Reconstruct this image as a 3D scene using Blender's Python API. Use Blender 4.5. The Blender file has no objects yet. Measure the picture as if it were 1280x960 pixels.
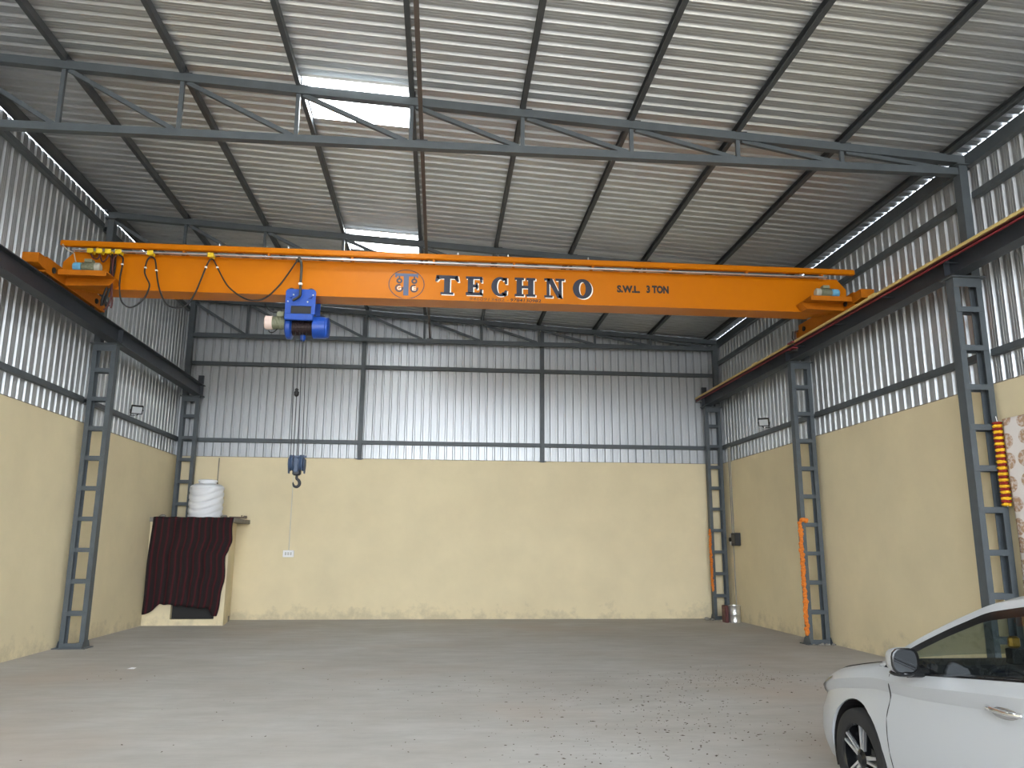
import bpy, math, random
import numpy as np
from mathutils import Vector, Matrix, Euler

random.seed(7)
scene = bpy.context.scene
COL = scene.collection

# ------------------------------------------------------------------ camera
cd = bpy.data.cameras.new('camera')
cd.sensor_fit = 'HORIZONTAL'; cd.sensor_width = 36.0; cd.lens = 27.7745
cd.clip_start = 0.05; cd.clip_end = 400
cam = bpy.data.objects.new('camera', cd); COL.objects.link(cam)
R = Matrix(((0.995867, -0.023579, -0.087707), (-0.090665, -0.201615, -0.97526), (0.005313, 0.979181, -0.20292)))
cam.matrix_world = Matrix.Translation((0, 0, 1.65)) @ R.to_4x4()
scene.camera = cam

# ------------------------------------------------------------------ sky, sun, exposure
w = bpy.data.worlds.new('sky'); scene.world = w; w.use_nodes = True
bg = w.node_tree.nodes['Background']
bg.inputs[0].default_value = (0.86, 0.93, 1.0, 1); bg.inputs[1].default_value = 4.0
sd = bpy.data.lights.new('sun', 'SUN'); sd.energy = 22.0; sd.angle = math.radians(3); sd.color = (1, 0.96, 0.9)
sun = bpy.data.objects.new('sun', sd); COL.objects.link(sun)
sun.rotation_euler = Vector((0.30, -0.48, -0.82)).to_track_quat('-Z', 'Y').to_euler()
sun.location = (0, -5, 20)
FRONT = -5.0
OPEN0, OPEN1, OPENZ = -5.0, 7.0, 6.9
pd = bpy.data.lights.new('entrance_portal', 'AREA'); pd.shape = 'RECTANGLE'
pd.size = OPEN1 - OPEN0; pd.size_y = OPENZ; pd.cycles.is_portal = True
po = bpy.data.objects.new('entrance_portal', pd); COL.objects.link(po)
po.location = ((OPEN0 + OPEN1) / 2, FRONT - 0.2, OPENZ / 2); po.rotation_euler = (math.radians(90), 0, 0)
vs = scene.view_settings
vs.view_transform = 'Standard'; vs.look = 'None'; vs.gamma = 1.0; vs.use_curve_mapping = False
vs.exposure = 1.85

# ------------------------------------------------------------------ materials
def srgb(r, g, b):
    f = lambda c: (c / 255 / 12.92) if c / 255 <= 0.04045 else ((c / 255 + 0.055) / 1.055) ** 2.4
    return (f(r), f(g), f(b), 1)
MATS = {}
def mat(name, col, rough=0.5, metal=0.0, var=0.0, vscale=3.0, bump=0.0, bscale=40.0, col2=None, coat=0.0, stretch=None, spec=0.5):
    if name in MATS: return MATS[name]
    m = bpy.data.materials.new(name); m.use_nodes = True; nt = m.node_tree
    b = nt.nodes['Principled BSDF']
    b.inputs['Base Color'].default_value = col; b.inputs['Roughness'].default_value = rough
    b.inputs['Metallic'].default_value = metal; b.inputs['Coat Weight'].default_value = coat
    b.inputs['Specular IOR Level'].default_value = spec
    if var > 0 or bump > 0:
        tc = nt.nodes.new('ShaderNodeTexCoord'); mp = nt.nodes.new('ShaderNodeMapping')
        nt.links.new(tc.outputs['Object'], mp.inputs[0])
        if stretch: mp.inputs['Scale'].default_value = stretch
    if var > 0:
        n = nt.nodes.new('ShaderNodeTexNoise'); n.inputs['Scale'].default_value = vscale; n.inputs['Detail'].default_value = 6
        n.inputs['Roughness'].default_value = 0.62
        nt.links.new(mp.outputs[0], n.inputs['Vector'])
        cr = nt.nodes.new('ShaderNodeMapRange'); cr.inputs[1].default_value = 0.3; cr.inputs[2].default_value = 0.7
        nt.links.new(n.outputs[0], cr.inputs[0])
        mx = nt.nodes.new('ShaderNodeMix'); mx.data_type = 'RGBA'
        c2 = col2 or tuple(c * (1 - var) for c in col[:3]) + (1,)
        mx.inputs[6].default_value = col; mx.inputs[7].default_value = c2
        nt.links.new(cr.outputs[0], mx.inputs[0]); nt.links.new(mx.outputs[2], b.inputs['Base Color'])
    if bump > 0:
        n2 = nt.nodes.new('ShaderNodeTexNoise'); n2.inputs['Scale'].default_value = bscale; n2.inputs['Detail'].default_value = 4
        nt.links.new(mp.outputs[0], n2.inputs['Vector'])
        bp = nt.nodes.new('ShaderNodeBump'); bp.inputs['Strength'].default_value = bump; bp.inputs['Distance'].default_value = 0.01
        nt.links.new(n2.outputs[0], bp.inputs['Height']); nt.links.new(bp.outputs[0], b.inputs['Normal'])
    MATS[name] = m
    return m

SHEET = mat('galvanised_sheet', (0.54, 0.56, 0.58, 1), 0.43, 0.78, var=0.12, vscale=1.2, stretch=(1, 1, 0.3))
STEEL = mat('grey_painted_steel', srgb(82, 89, 94), 0.5, 0.0, var=0.22, vscale=5)
STEELD = mat('dark_grey_beam_paint', srgb(50, 55, 63), 0.5, 0.0, var=0.25, vscale=5)
PURLIN = mat('grey_purlin_paint', srgb(70, 74, 78), 0.5, 0.0, var=0.2, vscale=5)
RAILM = mat('worn_rail_steel', srgb(70, 62, 56), 0.5, 0.6, var=0.3)
ORANGE = mat('orange_crane_paint', srgb(196, 112, 0), 0.36, 0.0, var=0.07, vscale=2, spec=0.2)
ORANGED = mat('orange_carriage_paint', srgb(186, 106, 14), 0.5, 0.0, var=0.2, vscale=6, spec=0.2)
NAVY = mat('navy_lettering', srgb(28, 32, 52), 0.4)
LWHITE = mat('white_lettering', srgb(250, 244, 232), 0.4)
BLACK = mat('black_lettering', srgb(26, 22, 22), 0.5)
BLUE = mat('blue_hoist_paint', srgb(24, 74, 168), 0.35, 0.0, var=0.18, vscale=12)
BLUED = mat('blue_grey_hook_block', srgb(62, 78, 104), 0.5, 0.0, var=0.2, vscale=15)
LBLUE = mat('light_blue_gearbox', srgb(104, 166, 200), 0.4, var=0.1, vscale=20)
MOTOR = mat('grey_green_motor', srgb(132, 134, 110), 0.5, 0.1, var=0.15, vscale=15)
CAPM = mat('pale_motor_cap', srgb(222, 200, 190), 0.5)
DARK = mat('black_rubber_cable', srgb(24, 22, 22), 0.6)
REDCAB = mat('dark_red_cable', srgb(72, 24, 20), 0.55)
YELLOW = mat('yellow_cable_trolley', srgb(226, 192, 36), 0.45)
YBAR = mat('yellow_conductor_cover', srgb(226, 200, 128), 0.5, var=0.1)
RBAR = mat('maroon_conductor_strip', srgb(138, 50, 58), 0.5)
GALV = mat('bright_galvanised', (0.7, 0.7, 0.7, 1), 0.3, 0.85)
BROWN = mat('brown_strut_paint', srgb(94, 84, 80), 0.6, var=0.2)
CONC = mat('grey_cement', srgb(150, 145, 136), 0.9, var=0.3, vscale=8, bump=0.4)
WHITEP = mat('white_plastic', srgb(236, 236, 238), 0.4)
ROPE = mat('steel_rope', srgb(70, 72, 74), 0.5, 0.5)

def plaster():
    m = mat('yellow_plaster', srgb(229, 214, 178), 0.85, 0, var=0.10, vscale=0.9, bump=0.12, bscale=14)
    nt = m.node_tree; b = nt.nodes['Principled BSDF']; src = b.inputs['Base Color'].links[0].from_socket
    # grime of irregular height along the foot of the wall
    ge = nt.nodes.new('ShaderNodeNewGeometry'); sx = nt.nodes.new('ShaderNodeSeparateXYZ'); nt.links.new(ge.outputs['Position'], sx.inputs[0])
    n = nt.nodes.new('ShaderNodeTexNoise'); n.inputs['Scale'].default_value = 2.2; n.inputs['Detail'].default_value = 8; n.inputs['Roughness'].default_value = 0.7
    nt.links.new(ge.outputs['Position'], n.inputs['Vector'])
    ma = nt.nodes.new('ShaderNodeMath'); ma.operation = 'MULTIPLY_ADD'; ma.inputs[1].default_value = 2.2; ma.inputs[2].default_value = -1.0
    nt.links.new(n.outputs[0], ma.inputs[0])
    sb = nt.nodes.new('ShaderNodeMath'); sb.operation = 'SUBTRACT'; nt.links.new(ma.outputs[0], sb.inputs[0]); nt.links.new(sx.outputs[2], sb.inputs[1])
    mr = nt.nodes.new('ShaderNodeMapRange'); mr.inputs[1].default_value = -0.12; mr.inputs[2].default_value = 0.25; mr.inputs[3].default_value = 0; mr.inputs[4].default_value = 0.3
    nt.links.new(sb.outputs[0], mr.inputs[0])
    mx = nt.nodes.new('ShaderNodeMix'); mx.data_type = 'RGBA'; mx.inputs[7].default_value = srgb(120, 112, 98)
    nt.links.new(mr.outputs[0], mx.inputs[0]); nt.links.new(src, mx.inputs[6]); nt.links.new(mx.outputs[2], b.inputs['Base Color'])
    return m
PLASTER = plaster()

def floor_mat():
    m = mat('dusty_concrete_floor', srgb(182, 181, 178), 0.8, 0, var=0.2, vscale=0.55, bump=0.25, bscale=9, col2=srgb(166, 160, 153))
    nt = m.node_tree; b = nt.nodes['Principled BSDF']; src = b.inputs['Base Color'].links[0].from_socket
    tc = nt.nodes.new('ShaderNodeTexCoord'); mp = nt.nodes.new('ShaderNodeMapping'); mp.inputs['Scale'].default_value = (0.7, 2.2, 1)
    mp.inputs['Rotation'].default_value = (0, 0, 0.25)
    nt.links.new(tc.outputs['Object'], mp.inputs[0])
    n = nt.nodes.new('ShaderNodeTexNoise'); n.inputs['Scale'].default_value = 1.7; n.inputs['Detail'].default_value = 9; n.inputs['Roughness'].default_value = 0.72
    nt.links.new(mp.outputs[0], n.inputs['Vector'])
    mr = nt.nodes.new('ShaderNodeMapRange'); mr.inputs[1].default_value = 0.42; mr.inputs[2].default_value = 0.72; mr.inputs[4].default_value = 0.55
    nt.links.new(n.outputs[0], mr.inputs[0])
    mx = nt.nodes.new('ShaderNodeMix'); mx.data_type = 'RGBA'; mx.inputs[7].default_value = srgb(148, 144, 139)
    nt.links.new(mr.outputs[0], mx.inputs[0]); nt.links.new(src, mx.inputs[6])
    n3 = nt.nodes.new('ShaderNodeTexNoise'); n3.inputs['Scale'].default_value = 0.33; n3.inputs['Detail'].default_value = 5
    nt.links.new(tc.outputs['Object'], n3.inputs['Vector'])
    m3 = nt.nodes.new('ShaderNodeMapRange'); m3.inputs[1].default_value = 0.52; m3.inputs[2].default_value = 0.7; m3.inputs[4].default_value = 0.6
    nt.links.new(n3.outputs[0], m3.inputs[0])
    x3 = nt.nodes.new('ShaderNodeMix'); x3.data_type = 'RGBA'; x3.inputs[7].default_value = srgb(172, 158, 145)
    nt.links.new(m3.outputs[0], x3.inputs[0]); nt.links.new(mx.outputs[2], x3.inputs[6]); nt.links.new(x3.outputs[2], b.inputs['Base Color'])
    return m
FLOOR = floor_mat()

def skylight_mat():
    m = bpy.data.materials.new('translucent_sheet'); m.use_nodes = True; nt = m.node_tree
    for n in list(nt.nodes): nt.nodes.remove(n)
    o = nt.nodes.new('ShaderNodeOutputMaterial'); t = nt.nodes.new('ShaderNodeBsdfTranslucent'); tr = nt.nodes.new('ShaderNodeBsdfTransparent'); mx = nt.nodes.new('ShaderNodeMixShader')
    t.inputs[0].default_value = (0.9, 0.95, 0.97, 1); tr.inputs[0].default_value = (0.92, 0.96, 0.97, 1); mx.inputs[0].default_value = 0.0
    nt.links.new(t.outputs[0], mx.inputs[1]); nt.links.new(tr.outputs[0], mx.inputs[2]); nt.links.new(mx.outputs[0], o.inputs[0])
    return m
SKYL = skylight_mat()

# ------------------------------------------------------------------ mesh helpers
WLOC = {}
CACHE = {}
class MB:
    def __init__(s): s.v = []; s.f = []
    def add(s, vs, fs):
        o = len(s.v); s.v += [tuple(map(float, p)) for p in vs]; s.f += [tuple(i + o for i in f) for f in fs]; return s
    def box(s, x0, x1, y0, y1, z0, z1):
        return s.add([(x0, y0, z0), (x1, y0, z0), (x1, y1, z0), (x0, y1, z0), (x0, y0, z1), (x1, y0, z1), (x1, y1, z1), (x0, y1, z1)],
                     [(3, 2, 1, 0), (4, 5, 6, 7), (0, 1, 5, 4), (1, 2, 6, 5), (2, 3, 7, 6), (3, 0, 4, 7)])
    def bbox(s, x0, x1, y0, y1, z0, z1, c=0.01):
        """box with chamfered vertical (z) edges and small chamfered rims"""
        def ring(z, i): 
            a = c + i
            return [(x0 + a, y0 + i, z), (x1 - a, y0 + i, z), (x1 - i, y0 + a, z), (x1 - i, y1 - a, z), (x1 - a, y1 - i, z), (x0 + a, y1 - i, z), (x0 + i, y1 - a, z), (x0 + i, y0 + a, z)]
        V = ring(z0, c) + ring(z0 + c, 0) + ring(z1 - c, 0) + ring(z1, c)
        F = [tuple(range(7, -1, -1)), tuple(range(24, 32))]
        for k in range(3):
            for i in range(8):
                j = (i + 1) % 8; F.append((k * 8 + i, k * 8 + j, k * 8 + 8 + j, k * 8 + 8 + i))
        return s.add(V, F)
    def beam(s, a, b, wd, ht, up=(0, 0, 1)):
        a = Vector(a); b = Vector(b); d = (b - a).normalized(); up = Vector(up)
        if abs(d.dot(up)) > 0.99: up = Vector((0, 1, 0))
        r = d.cross(up).normalized() * wd / 2; u = r.cross(d).normalized() * ht / 2
        V = [p + q for p in (a, b) for q in (-r - u, r - u, r + u, -r + u)]
        return s.add(V, [(0, 1, 2, 3), (7, 6, 5, 4), (0, 4, 5, 1), (1, 5, 6, 2), (2, 6, 7, 3), (3, 7, 4, 0)])
    def extrude(s, poly, axis, a0, a1):
        """closed 2-D polygon swept along an axis; poly coords fill the other two axes in order"""
        def P(q, a):
            return {'x': (a, q[0], q[1]), 'y': (q[0], a, q[1]), 'z': (q[0], q[1], a)}[axis]
        n = len(poly); V = [P(q, a0) for q in poly] + [P(q, a1) for q in poly]
        F = [tuple(range(n)), tuple(range(2 * n - 1, n - 1, -1))]
        for i in range(n): j = (i + 1) % n; F.append((i, n + i, n + j, j))
        return s.add(V, F)
    def tube(s, pts, r, n=8, cap=True):
        pts = [Vector(p) for p in pts]; V = []; F = []
        prev = None
        for i, p in enumerate(pts):
            d = (pts[min(i + 1, len(pts) - 1)] - pts[max(i - 1, 0)]).normalized()
            if prev is None:
                a = Vector((0, 0, 1)) if abs(d.z) < 0.9 else Vector((1, 0, 0))
                u = d.cross(a).normalized()
            else: u = (prev - d * prev.dot(d)).normalized()
            prev = u; v = d.cross(u); rr = r[i] if isinstance(r, (list, tuple)) else r
            for k in range(n):
                t = 2 * math.pi * k / n; V.append(p + (u * math.cos(t) + v * math.sin(t)) * rr)
        for i in range(len(pts) - 1):
            for k in range(n):
                k2 = (k + 1) % n; F.append((i * n + k, i * n + k2, i * n + n + k2, i * n + n + k))
        if cap: F += [tuple(range(n - 1, -1, -1)), tuple(range(len(V) - n, len(V)))]
        return s.add(V, F)
    def lathe(s, prof, c=(0, 0, 0), axis='z', n=20, cap=True):
        """prof: (radius, height) list"""
        V = []; F = []
        for r, h in prof:
            for k in range(n):
                t = 2 * math.pi * k / n; a, b = r * math.cos(t), r * math.sin(t)
                V.append({'z': (c[0] + a, c[1] + b, c[2] + h), 'x': (c[0] + h, c[1] + a, c[2] + b), 'y': (c[0] + b, c[1] + h, c[2] + a)}[axis])
        m = len(prof)
        for i in range(m - 1):
            for k in range(n):
                k2 = (k + 1) % n; F.append((i * n + k, i * n + k2, i * n + n + k2, i * n + n + k))
        if cap and prof[0][0] > 1e-4: F.append(tuple(range(n - 1, -1, -1)))
        if cap and prof[-1][0] > 1e-4: F.append(tuple(range((m - 1) * n, m * n)))
        return s.add(V, F)
    def blob(s, c, r, nu=8, nv=6, jit=0.0):
        V = [(c[0], c[1], c[2] - r[2])]; F = []
        for j in range(1, nv):
            ph = -math.pi / 2 + math.pi * j / nv
            for k in range(nu):
                t = 2 * math.pi * k / nu; q = 1 + random.uniform(-jit, jit)
                V.append((c[0] + r[0] * math.cos(ph) * math.cos(t) * q, c[1] + r[1] * math.cos(ph) * math.sin(t) * q, c[2] + r[2] * math.sin(ph) * q))
        V.append((c[0], c[1], c[2] + r[2])); L = len(V) - 1
        for k in range(nu):
            k2 = (k + 1) % nu; F.append((0, 1 + k2, 1 + k)); F.append((L, L - nu + k, L - nu + k2))
            for j in range(nv - 2): F.append((1 + j * nu + k, 1 + j * nu + k2, 1 + (j + 1) * nu + k2, 1 + (j + 1) * nu + k))
        return s.add(V, F)
    def grid(s, P, nu, nv, closed=False):
        V = [P(i, j) for j in range(nv) for i in range(nu)]
        F = [(j * nu + i, j * nu + i + 1, (j + 1) * nu + i + 1, (j + 1) * nu + i) for j in range(nv - 1) for i in range(nu - 1)]
        return s.add(V, F)
    def build(s, name, m, parent=None, smooth=False, label=None, cat=None, group=None, kind=None, origin=None):
        A = np.array(s.v); c = (A.min(0) + A.max(0)) / 2
        if parent is None: c[2] = A[:, 2].min()
        if origin is not None: c = np.array(origin, float)
        B = A - c
        key = (np.round(B, 4).tobytes(), tuple(s.f), m.name if m else None, smooth)
        key = (hash(key), len(s.v), len(s.f), m.name if m else None)
        me = CACHE.get(key)
        if me is None:
            me = bpy.data.meshes.new(name); me.from_pydata(B.tolist(), [], s.f); me.update()
            if m: me.materials.append(m)
            if smooth:
                me.polygons.foreach_set('use_smooth', [True] * len(me.polygons))
                if smooth != True: me.set_sharp_from_angle(angle=math.radians(smooth))
            CACHE[key] = me
        return link(name, me, tuple(c), parent, label, cat, group, kind)

def link(name, data, wloc, parent=None, label=None, cat=None, group=None, kind=None):
    o = bpy.data.objects.new(name, data); COL.objects.link(o)
    wloc = Vector(wloc)
    if parent is not None:
        o.parent = parent; o.location = wloc - WLOC[parent.name]
    else: o.location = wloc
    WLOC[o.name] = wloc
    if label: o['label'] = label
    if cat: o['category'] = cat
    if group: o['group'] = group
    if kind: o['kind'] = kind
    return o
def thing(name, label, cat, loc, group=None, kind=None):
    return link(name, None, loc, None, label, cat, group, kind)

# ------------------------------------------------------------------ the hall shell
WL, WR, WB, ZB = -6.2, 7.02, 19.3, 3.73
SL = -0.057
def roofz(x): return 7.37 + SL * x
link_floor = MB().box(WL - 0.3, WR + 0.3, FRONT, WB + 0.3, -0.2, 0).build('floor', FLOOR, kind='structure', label='dusty grey concrete floor of the crane hall', origin=(0, 0, 0))
MB().box(-60, 60, -80, FRONT, -0.25, -0.02).build('ground', mat('outdoor_dust', srgb(118, 112, 104), 0.95, var=0.2, vscale=0.3), kind='structure', label='dusty open ground in front of the hall')
T = 0.23
wl = MB().box(WL - T, WL, FRONT, WB + T, 0, ZB).build('wall_left', PLASTER, kind='structure', label='yellow plastered left wall with corrugated sheets above')
wr = MB().box(WR, WR + T, FRONT, WB + T, 0, ZB).build('wall_right', PLASTER, kind='structure', label='yellow plastered right wall with corrugated sheets above')
wb = MB().box(WL, WR, WB, WB + T, 0, ZB).build('wall_back', PLASTER, kind='structure', label='yellow plastered back wall with corrugated sheets above')
wf = MB().box(WL - T, OPEN0, FRONT - T, FRONT, 0, 7.7).build('wall_front', PLASTER, kind='structure', label='front wall beside the wide entrance')

PITCH = 0.197
def profile(u0, n):
    """corrugation from u0 over n ribs: (u, depth outward)"""
    out = []
    for k in range(n):
        b = u0 + k * PITCH
        out += [(b, 0), (b + 0.036, 0), (b + 0.041, 0.004), (b + 0.046, 0), (b + 0.079, 0), (b + 0.084, 0.004), (b + 0.089, 0),
                (b + 0.125, 0), (b + 0.146, 0.032), (b + 0.174, 0.032), (b + 0.195, 0)]
    out.append((u0 + n * PITCH, 0))
    return out
def sheet(par, place, u0, n, v0, v1, m=SHEET, name='cladding_sheet'):
    b = MB(); pr = profile(u0, n); V = []
    for u, d in pr: V += [place(u, v0 if not callable(v0) else v0(u), d), place(u, v1 if not callable(v1) else v1(u), d)]
    b.add(V, [(2 * i, 2 * i + 2, 2 * i + 3, 2 * i + 1) for i in range(len(pr) - 1)])
    return b.build(name, m, par)
SW = 5 * PITCH
XL, XR, YB = WL - 0.07, WR + 0.05, WB + 0.05
ny = int((WB + 0.2 - FRONT) / SW) + 1
for k in range(ny):
    u = FRONT + k * SW
    sheet(wl, lambda u, v, d: (XL - d, u, v), u, 5, ZB - 0.01, roofz(WL) - 0.055)
    sheet(wr, lambda u, v, d: (XR + d, u, v), u, 5, ZB - 0.01, roofz(WR) - 0.006)
for k in range(14):
    u = WL - 0.15 + k * SW
    nn = 5 if u + SW < WR + 0.2 else max(1, int((WR + 0.15 - u) / PITCH))
    sheet(wb, lambda u, v, d: (u, YB + d, v), u, nn, ZB - 0.01, lambda u: roofz(u) + 0.0)

ceil = thing('ceiling', 'sloping corrugated sheet roof with two bright skylight panels', 'roof', (0, 0, 7.37), kind='structure')
del ceil['category']
def rp(u, v, d): return (v, u, roofz(v) + 0.004 + d)
R0 = 9.215
k0 = -int((R0 - FRONT) / SW) - 1; k1 = int((WB + 0.25 - R0) / SW) + 1
XA, XBp, XC, XD = WL - 0.12, -1.86, -0.53, 0.9
for k in range(k0, k1):
    u = R0 + k * SW
    if k in (-10, -5, 0, 5):
        sheet(ceil, rp, u, 5, XA, XBp, name='roof_sheet'); sheet(ceil, rp, u, 5, XC, XD, name='roof_sheet')
        o = sheet(ceil, rp, u, 5, XBp, XC, m=SKYL, name='skylight_panel'); o['label'] = 'bright translucent skylight panel'
    else: sheet(ceil, rp, u, 5, XA, XD, name='roof_sheet')
    sheet(ceil, lambda u, v, d: (v, u, roofz(v) - (0.002 if v < 1 else 0) + 0.003 + d), u, 5, XD - 0.05, WR + 0.16, name='roof_sheet')

# girts, mullions and eave strips on the walls
Y1, Y2, Y3 = 9.3, 14.15, 19.08
BAYS = [(FRONT, Y1 - 0.02), (Y1 + 0.02, Y2 - 0.02), (Y2 + 0.02, WB)]
def cchan(b, x0, x1, y0, y1, z0, z1): b.box(x0, x1, y0, y1, z0, z1)
for a, c in BAYS:
    for par, x0, x1, zs in ((wl, WL - 0.06, WL + 0.03, (4.13, 7.33)), (wr, WR - 0.045, WR + 0.045, (4.13, 6.29))):
        for z in zs:
            g = MB(); g.box(x0, x1, a + 0.06, c - 0.06, z - 0.045, z - 0.038); g.box(x0, x0 + 0.006, a + 0.06, c - 0.06, z - 0.045, z + 0.04)
            g.box(x1 - 0.006, x1, a + 0.06, c - 0.06, z - 0.045, z + 0.04); g.box(x0, x1, a + 0.06, c - 0.06, z + 0.033, z + 0.04)
            g.build('girt', STEEL, par)
    MB().box(WR - 0.04, WR + 0.045, a, c, 6.72, 6.90).build('eave_beam', STEEL, wr)
    MB().box(WL - 0.06, WL + 0.05, a, c, roofz(WL) - 0.06, roofz(WL) + 0.0).build('eave_angle', STEELD, ceil)
fl = MB(); fl.extrude([(WL - 0.1, roofz(WL - 0.1) - 0.06), (WR + 0.15, roofz(WR + 0.15) - 0.06), (WR + 0.15, roofz(WR + 0.15) + 0.05), (WL - 0.1, roofz(WL - 0.1) + 0.05)], 'y', YB + 0.034, YB + 0.05); fl.build('back_light_seal', SHEET, wb)  # strip added to stop daylight leaking in above the back sheets
MB().box(WR + 0.03, WR + 0.16, YB - 0.03, YB + 0.06, ZB, roofz(WR)).build('corner_light_seal', SHEET, wb)  # upright strips added in both back corners to block light leaks
MB().box(WL - 0.2, WL - 0.04, YB - 0.03, YB + 0.06, ZB, roofz(WL)).build('corner_light_seal', SHEET, wb)
MUL = (-1.95, 2.49)
for z in (4.13, 6.0):
    xs = [WL, MUL[0], MUL[1], WR]
    for i in range(3):
        MB().box(xs[i] + (0.05 if i else 0), xs[i + 1] - (0.05 if i < 2 else 0), WB - 0.05, WB + 0.045, z - 0.045, z + 0.045).build('girt', STEEL, wb)
for x in MUL:
    m_ = MB(); m_.box(x - 0.05, x + 0.05, WB - 0.075, WB + 0.04, ZB - 0.02, roofz(x) - 0.2); m_.box(x - 0.09, x + 0.09, WB - 0.09, WB + 0.0, ZB - 0.01, ZB + 0.005)
    m_.build('mullion', STEEL, wb)
MB().box(WL, WR, WB - 0.004, WB + 0.06, ZB, ZB + 0.012).build('flashing', mat('cement_edge', srgb(150, 140, 125), 0.9, var=0.3), wb)
for par, x0, x1 in ((wl, WL - 0.08, WL + 0.004), (wr, WR - 0.004, WR + 0.06)):
    MB().box(x0, x1, FRONT, WB, ZB, ZB + 0.012).build('flashing', MATS['cement_edge'], par)

# ------------------------------------------------------------------ lattice columns
def channel(b, x0, x1, y0, y1, z0, z1, web_left):
    t = 0.009
    b.box(x0, x1, y0, y0 + t, z0, z1); b.box(x0, x1, y1 - t, y1, z0, z1)
    if web_left: b.box(x0, x0 + t, y0 + t, y1 - t, z0, z1)
    else: b.box(x1 - t, x1, y0 + t, y1 - t, z0, z1)
def column(side, y, label, dz=0.0, grp='lattice columns carrying the crane rails'):
    if side < 0: xo, xi = -6.13, -5.735
    else: xo, xi = 6.965, 6.575
    xa, xb = min(xo, xi), max(xo, xi); lw = 0.078; y0, y1 = y - 0.075, y + 0.075
    t = thing('lattice_column', label, 'steel column', ((xa + xb) / 2, y, 0), grp)
    b = MB(); channel(b, xa, xa + lw, y0, y1, 0.012, 5.12, True); b.build('leg', STEEL, t)
    b = MB(); channel(b, xb - lw, xb, y0, y1, 0.012, 5.12, False); b.build('leg', STEEL, t)
    z = 0.55 + dz
    while z < 4.9:
        MB().box(xa + 0.01, xb - 0.01, y0 - 0.007, y0, z - 0.036, z + 0.036).build('batten', STEEL, t)
        MB().box(xa + 0.01, xb - 0.01, y1, y1 + 0.007, z - 0.036, z + 0.036).build('batten', STEEL, t)
        z += 0.513
    MB().box(xa, xb, y0 - 0.007, y0, 5.0, 5.12).build('head_plate', STEEL, t)
    MB().box(xa - 0.04, xb + 0.04, y0 - 0.05, y1 + 0.05, 5.12, 5.14).build('cap_plate', STEEL, t)
    MB().box(xa - 0.07, xb + 0.06, y0 - 0.09, y1 + 0.09, 0, 0.014).build('base_plate', STEEL, t)
    MB().box(xa + 0.02, xb - 0.02, y0 - 0.02, y0 - 0.008, 0.014, 0.085).build('base_stiffener', STEEL, t)
    for x in (xa, xb):
        for s in (-1, 1):
            g = MB(); yy = y0 if s < 0 else y1
            g.extrude([(yy, 0.014), (yy + s * 0.085, 0.014), (yy + s * 0.02, 0.12), (yy, 0.12)], 'x', x - 0.004, x + 0.004); g.build('gusset', STEEL, t)
    # roof post over the wall-side leg
    px0, px1 = (xo, xo + 0.115) if side < 0 else (xo - 0.115, xo)
    top = roofz(xo) - 0.15 - 0.1
    MB().box(px0, px1, y - 0.07, y + 0.07, 5.14, top).build('roof_post', STEEL, t)
    MB().box(px0 - 0.04, px1 + 0.04, y - 0.11, y + 0.11, top, top + 0.015).build('post_cap', STEEL, t)
    return t
column(-1, Y1, 'grey lattice steel column at the left wall, nearest the entrance')
column(-1, Y2, 'grey ladder-like steel column at the left wall, halfway to the cubicle')
column(-1, Y3, 'grey lattice steel column in the back left corner behind the water tank')
column(1, Y1, 'large grey lattice steel column right, beside the printed cloth', 0.045)
column(1, Y2, 'grey lattice steel column with a long orange garland, right wall')
column(1, Y3, 'grey lattice steel column in the back right corner beside the steel drum')

# ------------------------------------------------------------------ roof trusses
NX = [-6.2 + 1.431 * i for i in range(10)]
def topz(x): return 7.22 + SL * x
BOTZ = 6.65
def truss(y, label):
    t = thing('roof_truss', label, 'roof truss', (0.4, y, BOTZ - 0.05), 'grey roof trusses')
    MB().beam((-6.14, y, topz(-6.14)), (6.96, y, topz(6.96)), 0.10, 0.11).build('top_chord', STEEL, t)
    MB().beam((-6.14, y, BOTZ), (6.96, y, BOTZ), 0.10, 0.10).build('bottom_chord', STEEL, t)
    for i, x in enumerate(NX[1:9]):
        if topz(x) - BOTZ > 0.12:
            MB().box(x - 0.025, x + 0.025, y - 0.025, y + 0.025, BOTZ + 0.04, topz(x) - 0.04).build('vertical_web', STEEL, t)
    for i in range(0, 9):
        a, c = NX[i], NX[i + 1]
        MB().beam((a + 0.06, y, topz(a) - 0.06), (c - 0.05, y, BOTZ + 0.05), 0.05, 0.055).build('diagonal_web', STEEL, t)
    for x in NX[1:9]:
        zc = topz(x) + 0.048
        c = MB(); c.extrude([(x + 0.033, zc), (x + 0.12, zc), (x + 0.12, zc + 0.009), (x + 0.043, zc + 0.009), (x + 0.043, zc + 0.085), (x + 0.033, zc + 0.085)], 'y', y - 0.055, y + 0.055)
        c.build('purlin_cleat', STEELD, t)
truss(Y1, 'nearest grey roof truss, spanning below the larger skylight')
truss(Y2, 'middle grey roof truss, partly hidden behind the orange crane girder')
truss(Y3, 'farthest grey roof truss, against the back wall sheets')
ORD = ['first', 'second', 'third', 'fourth', 'fifth', 'sixth', 'seventh', 'eighth', 'ninth', 'tenth']
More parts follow.
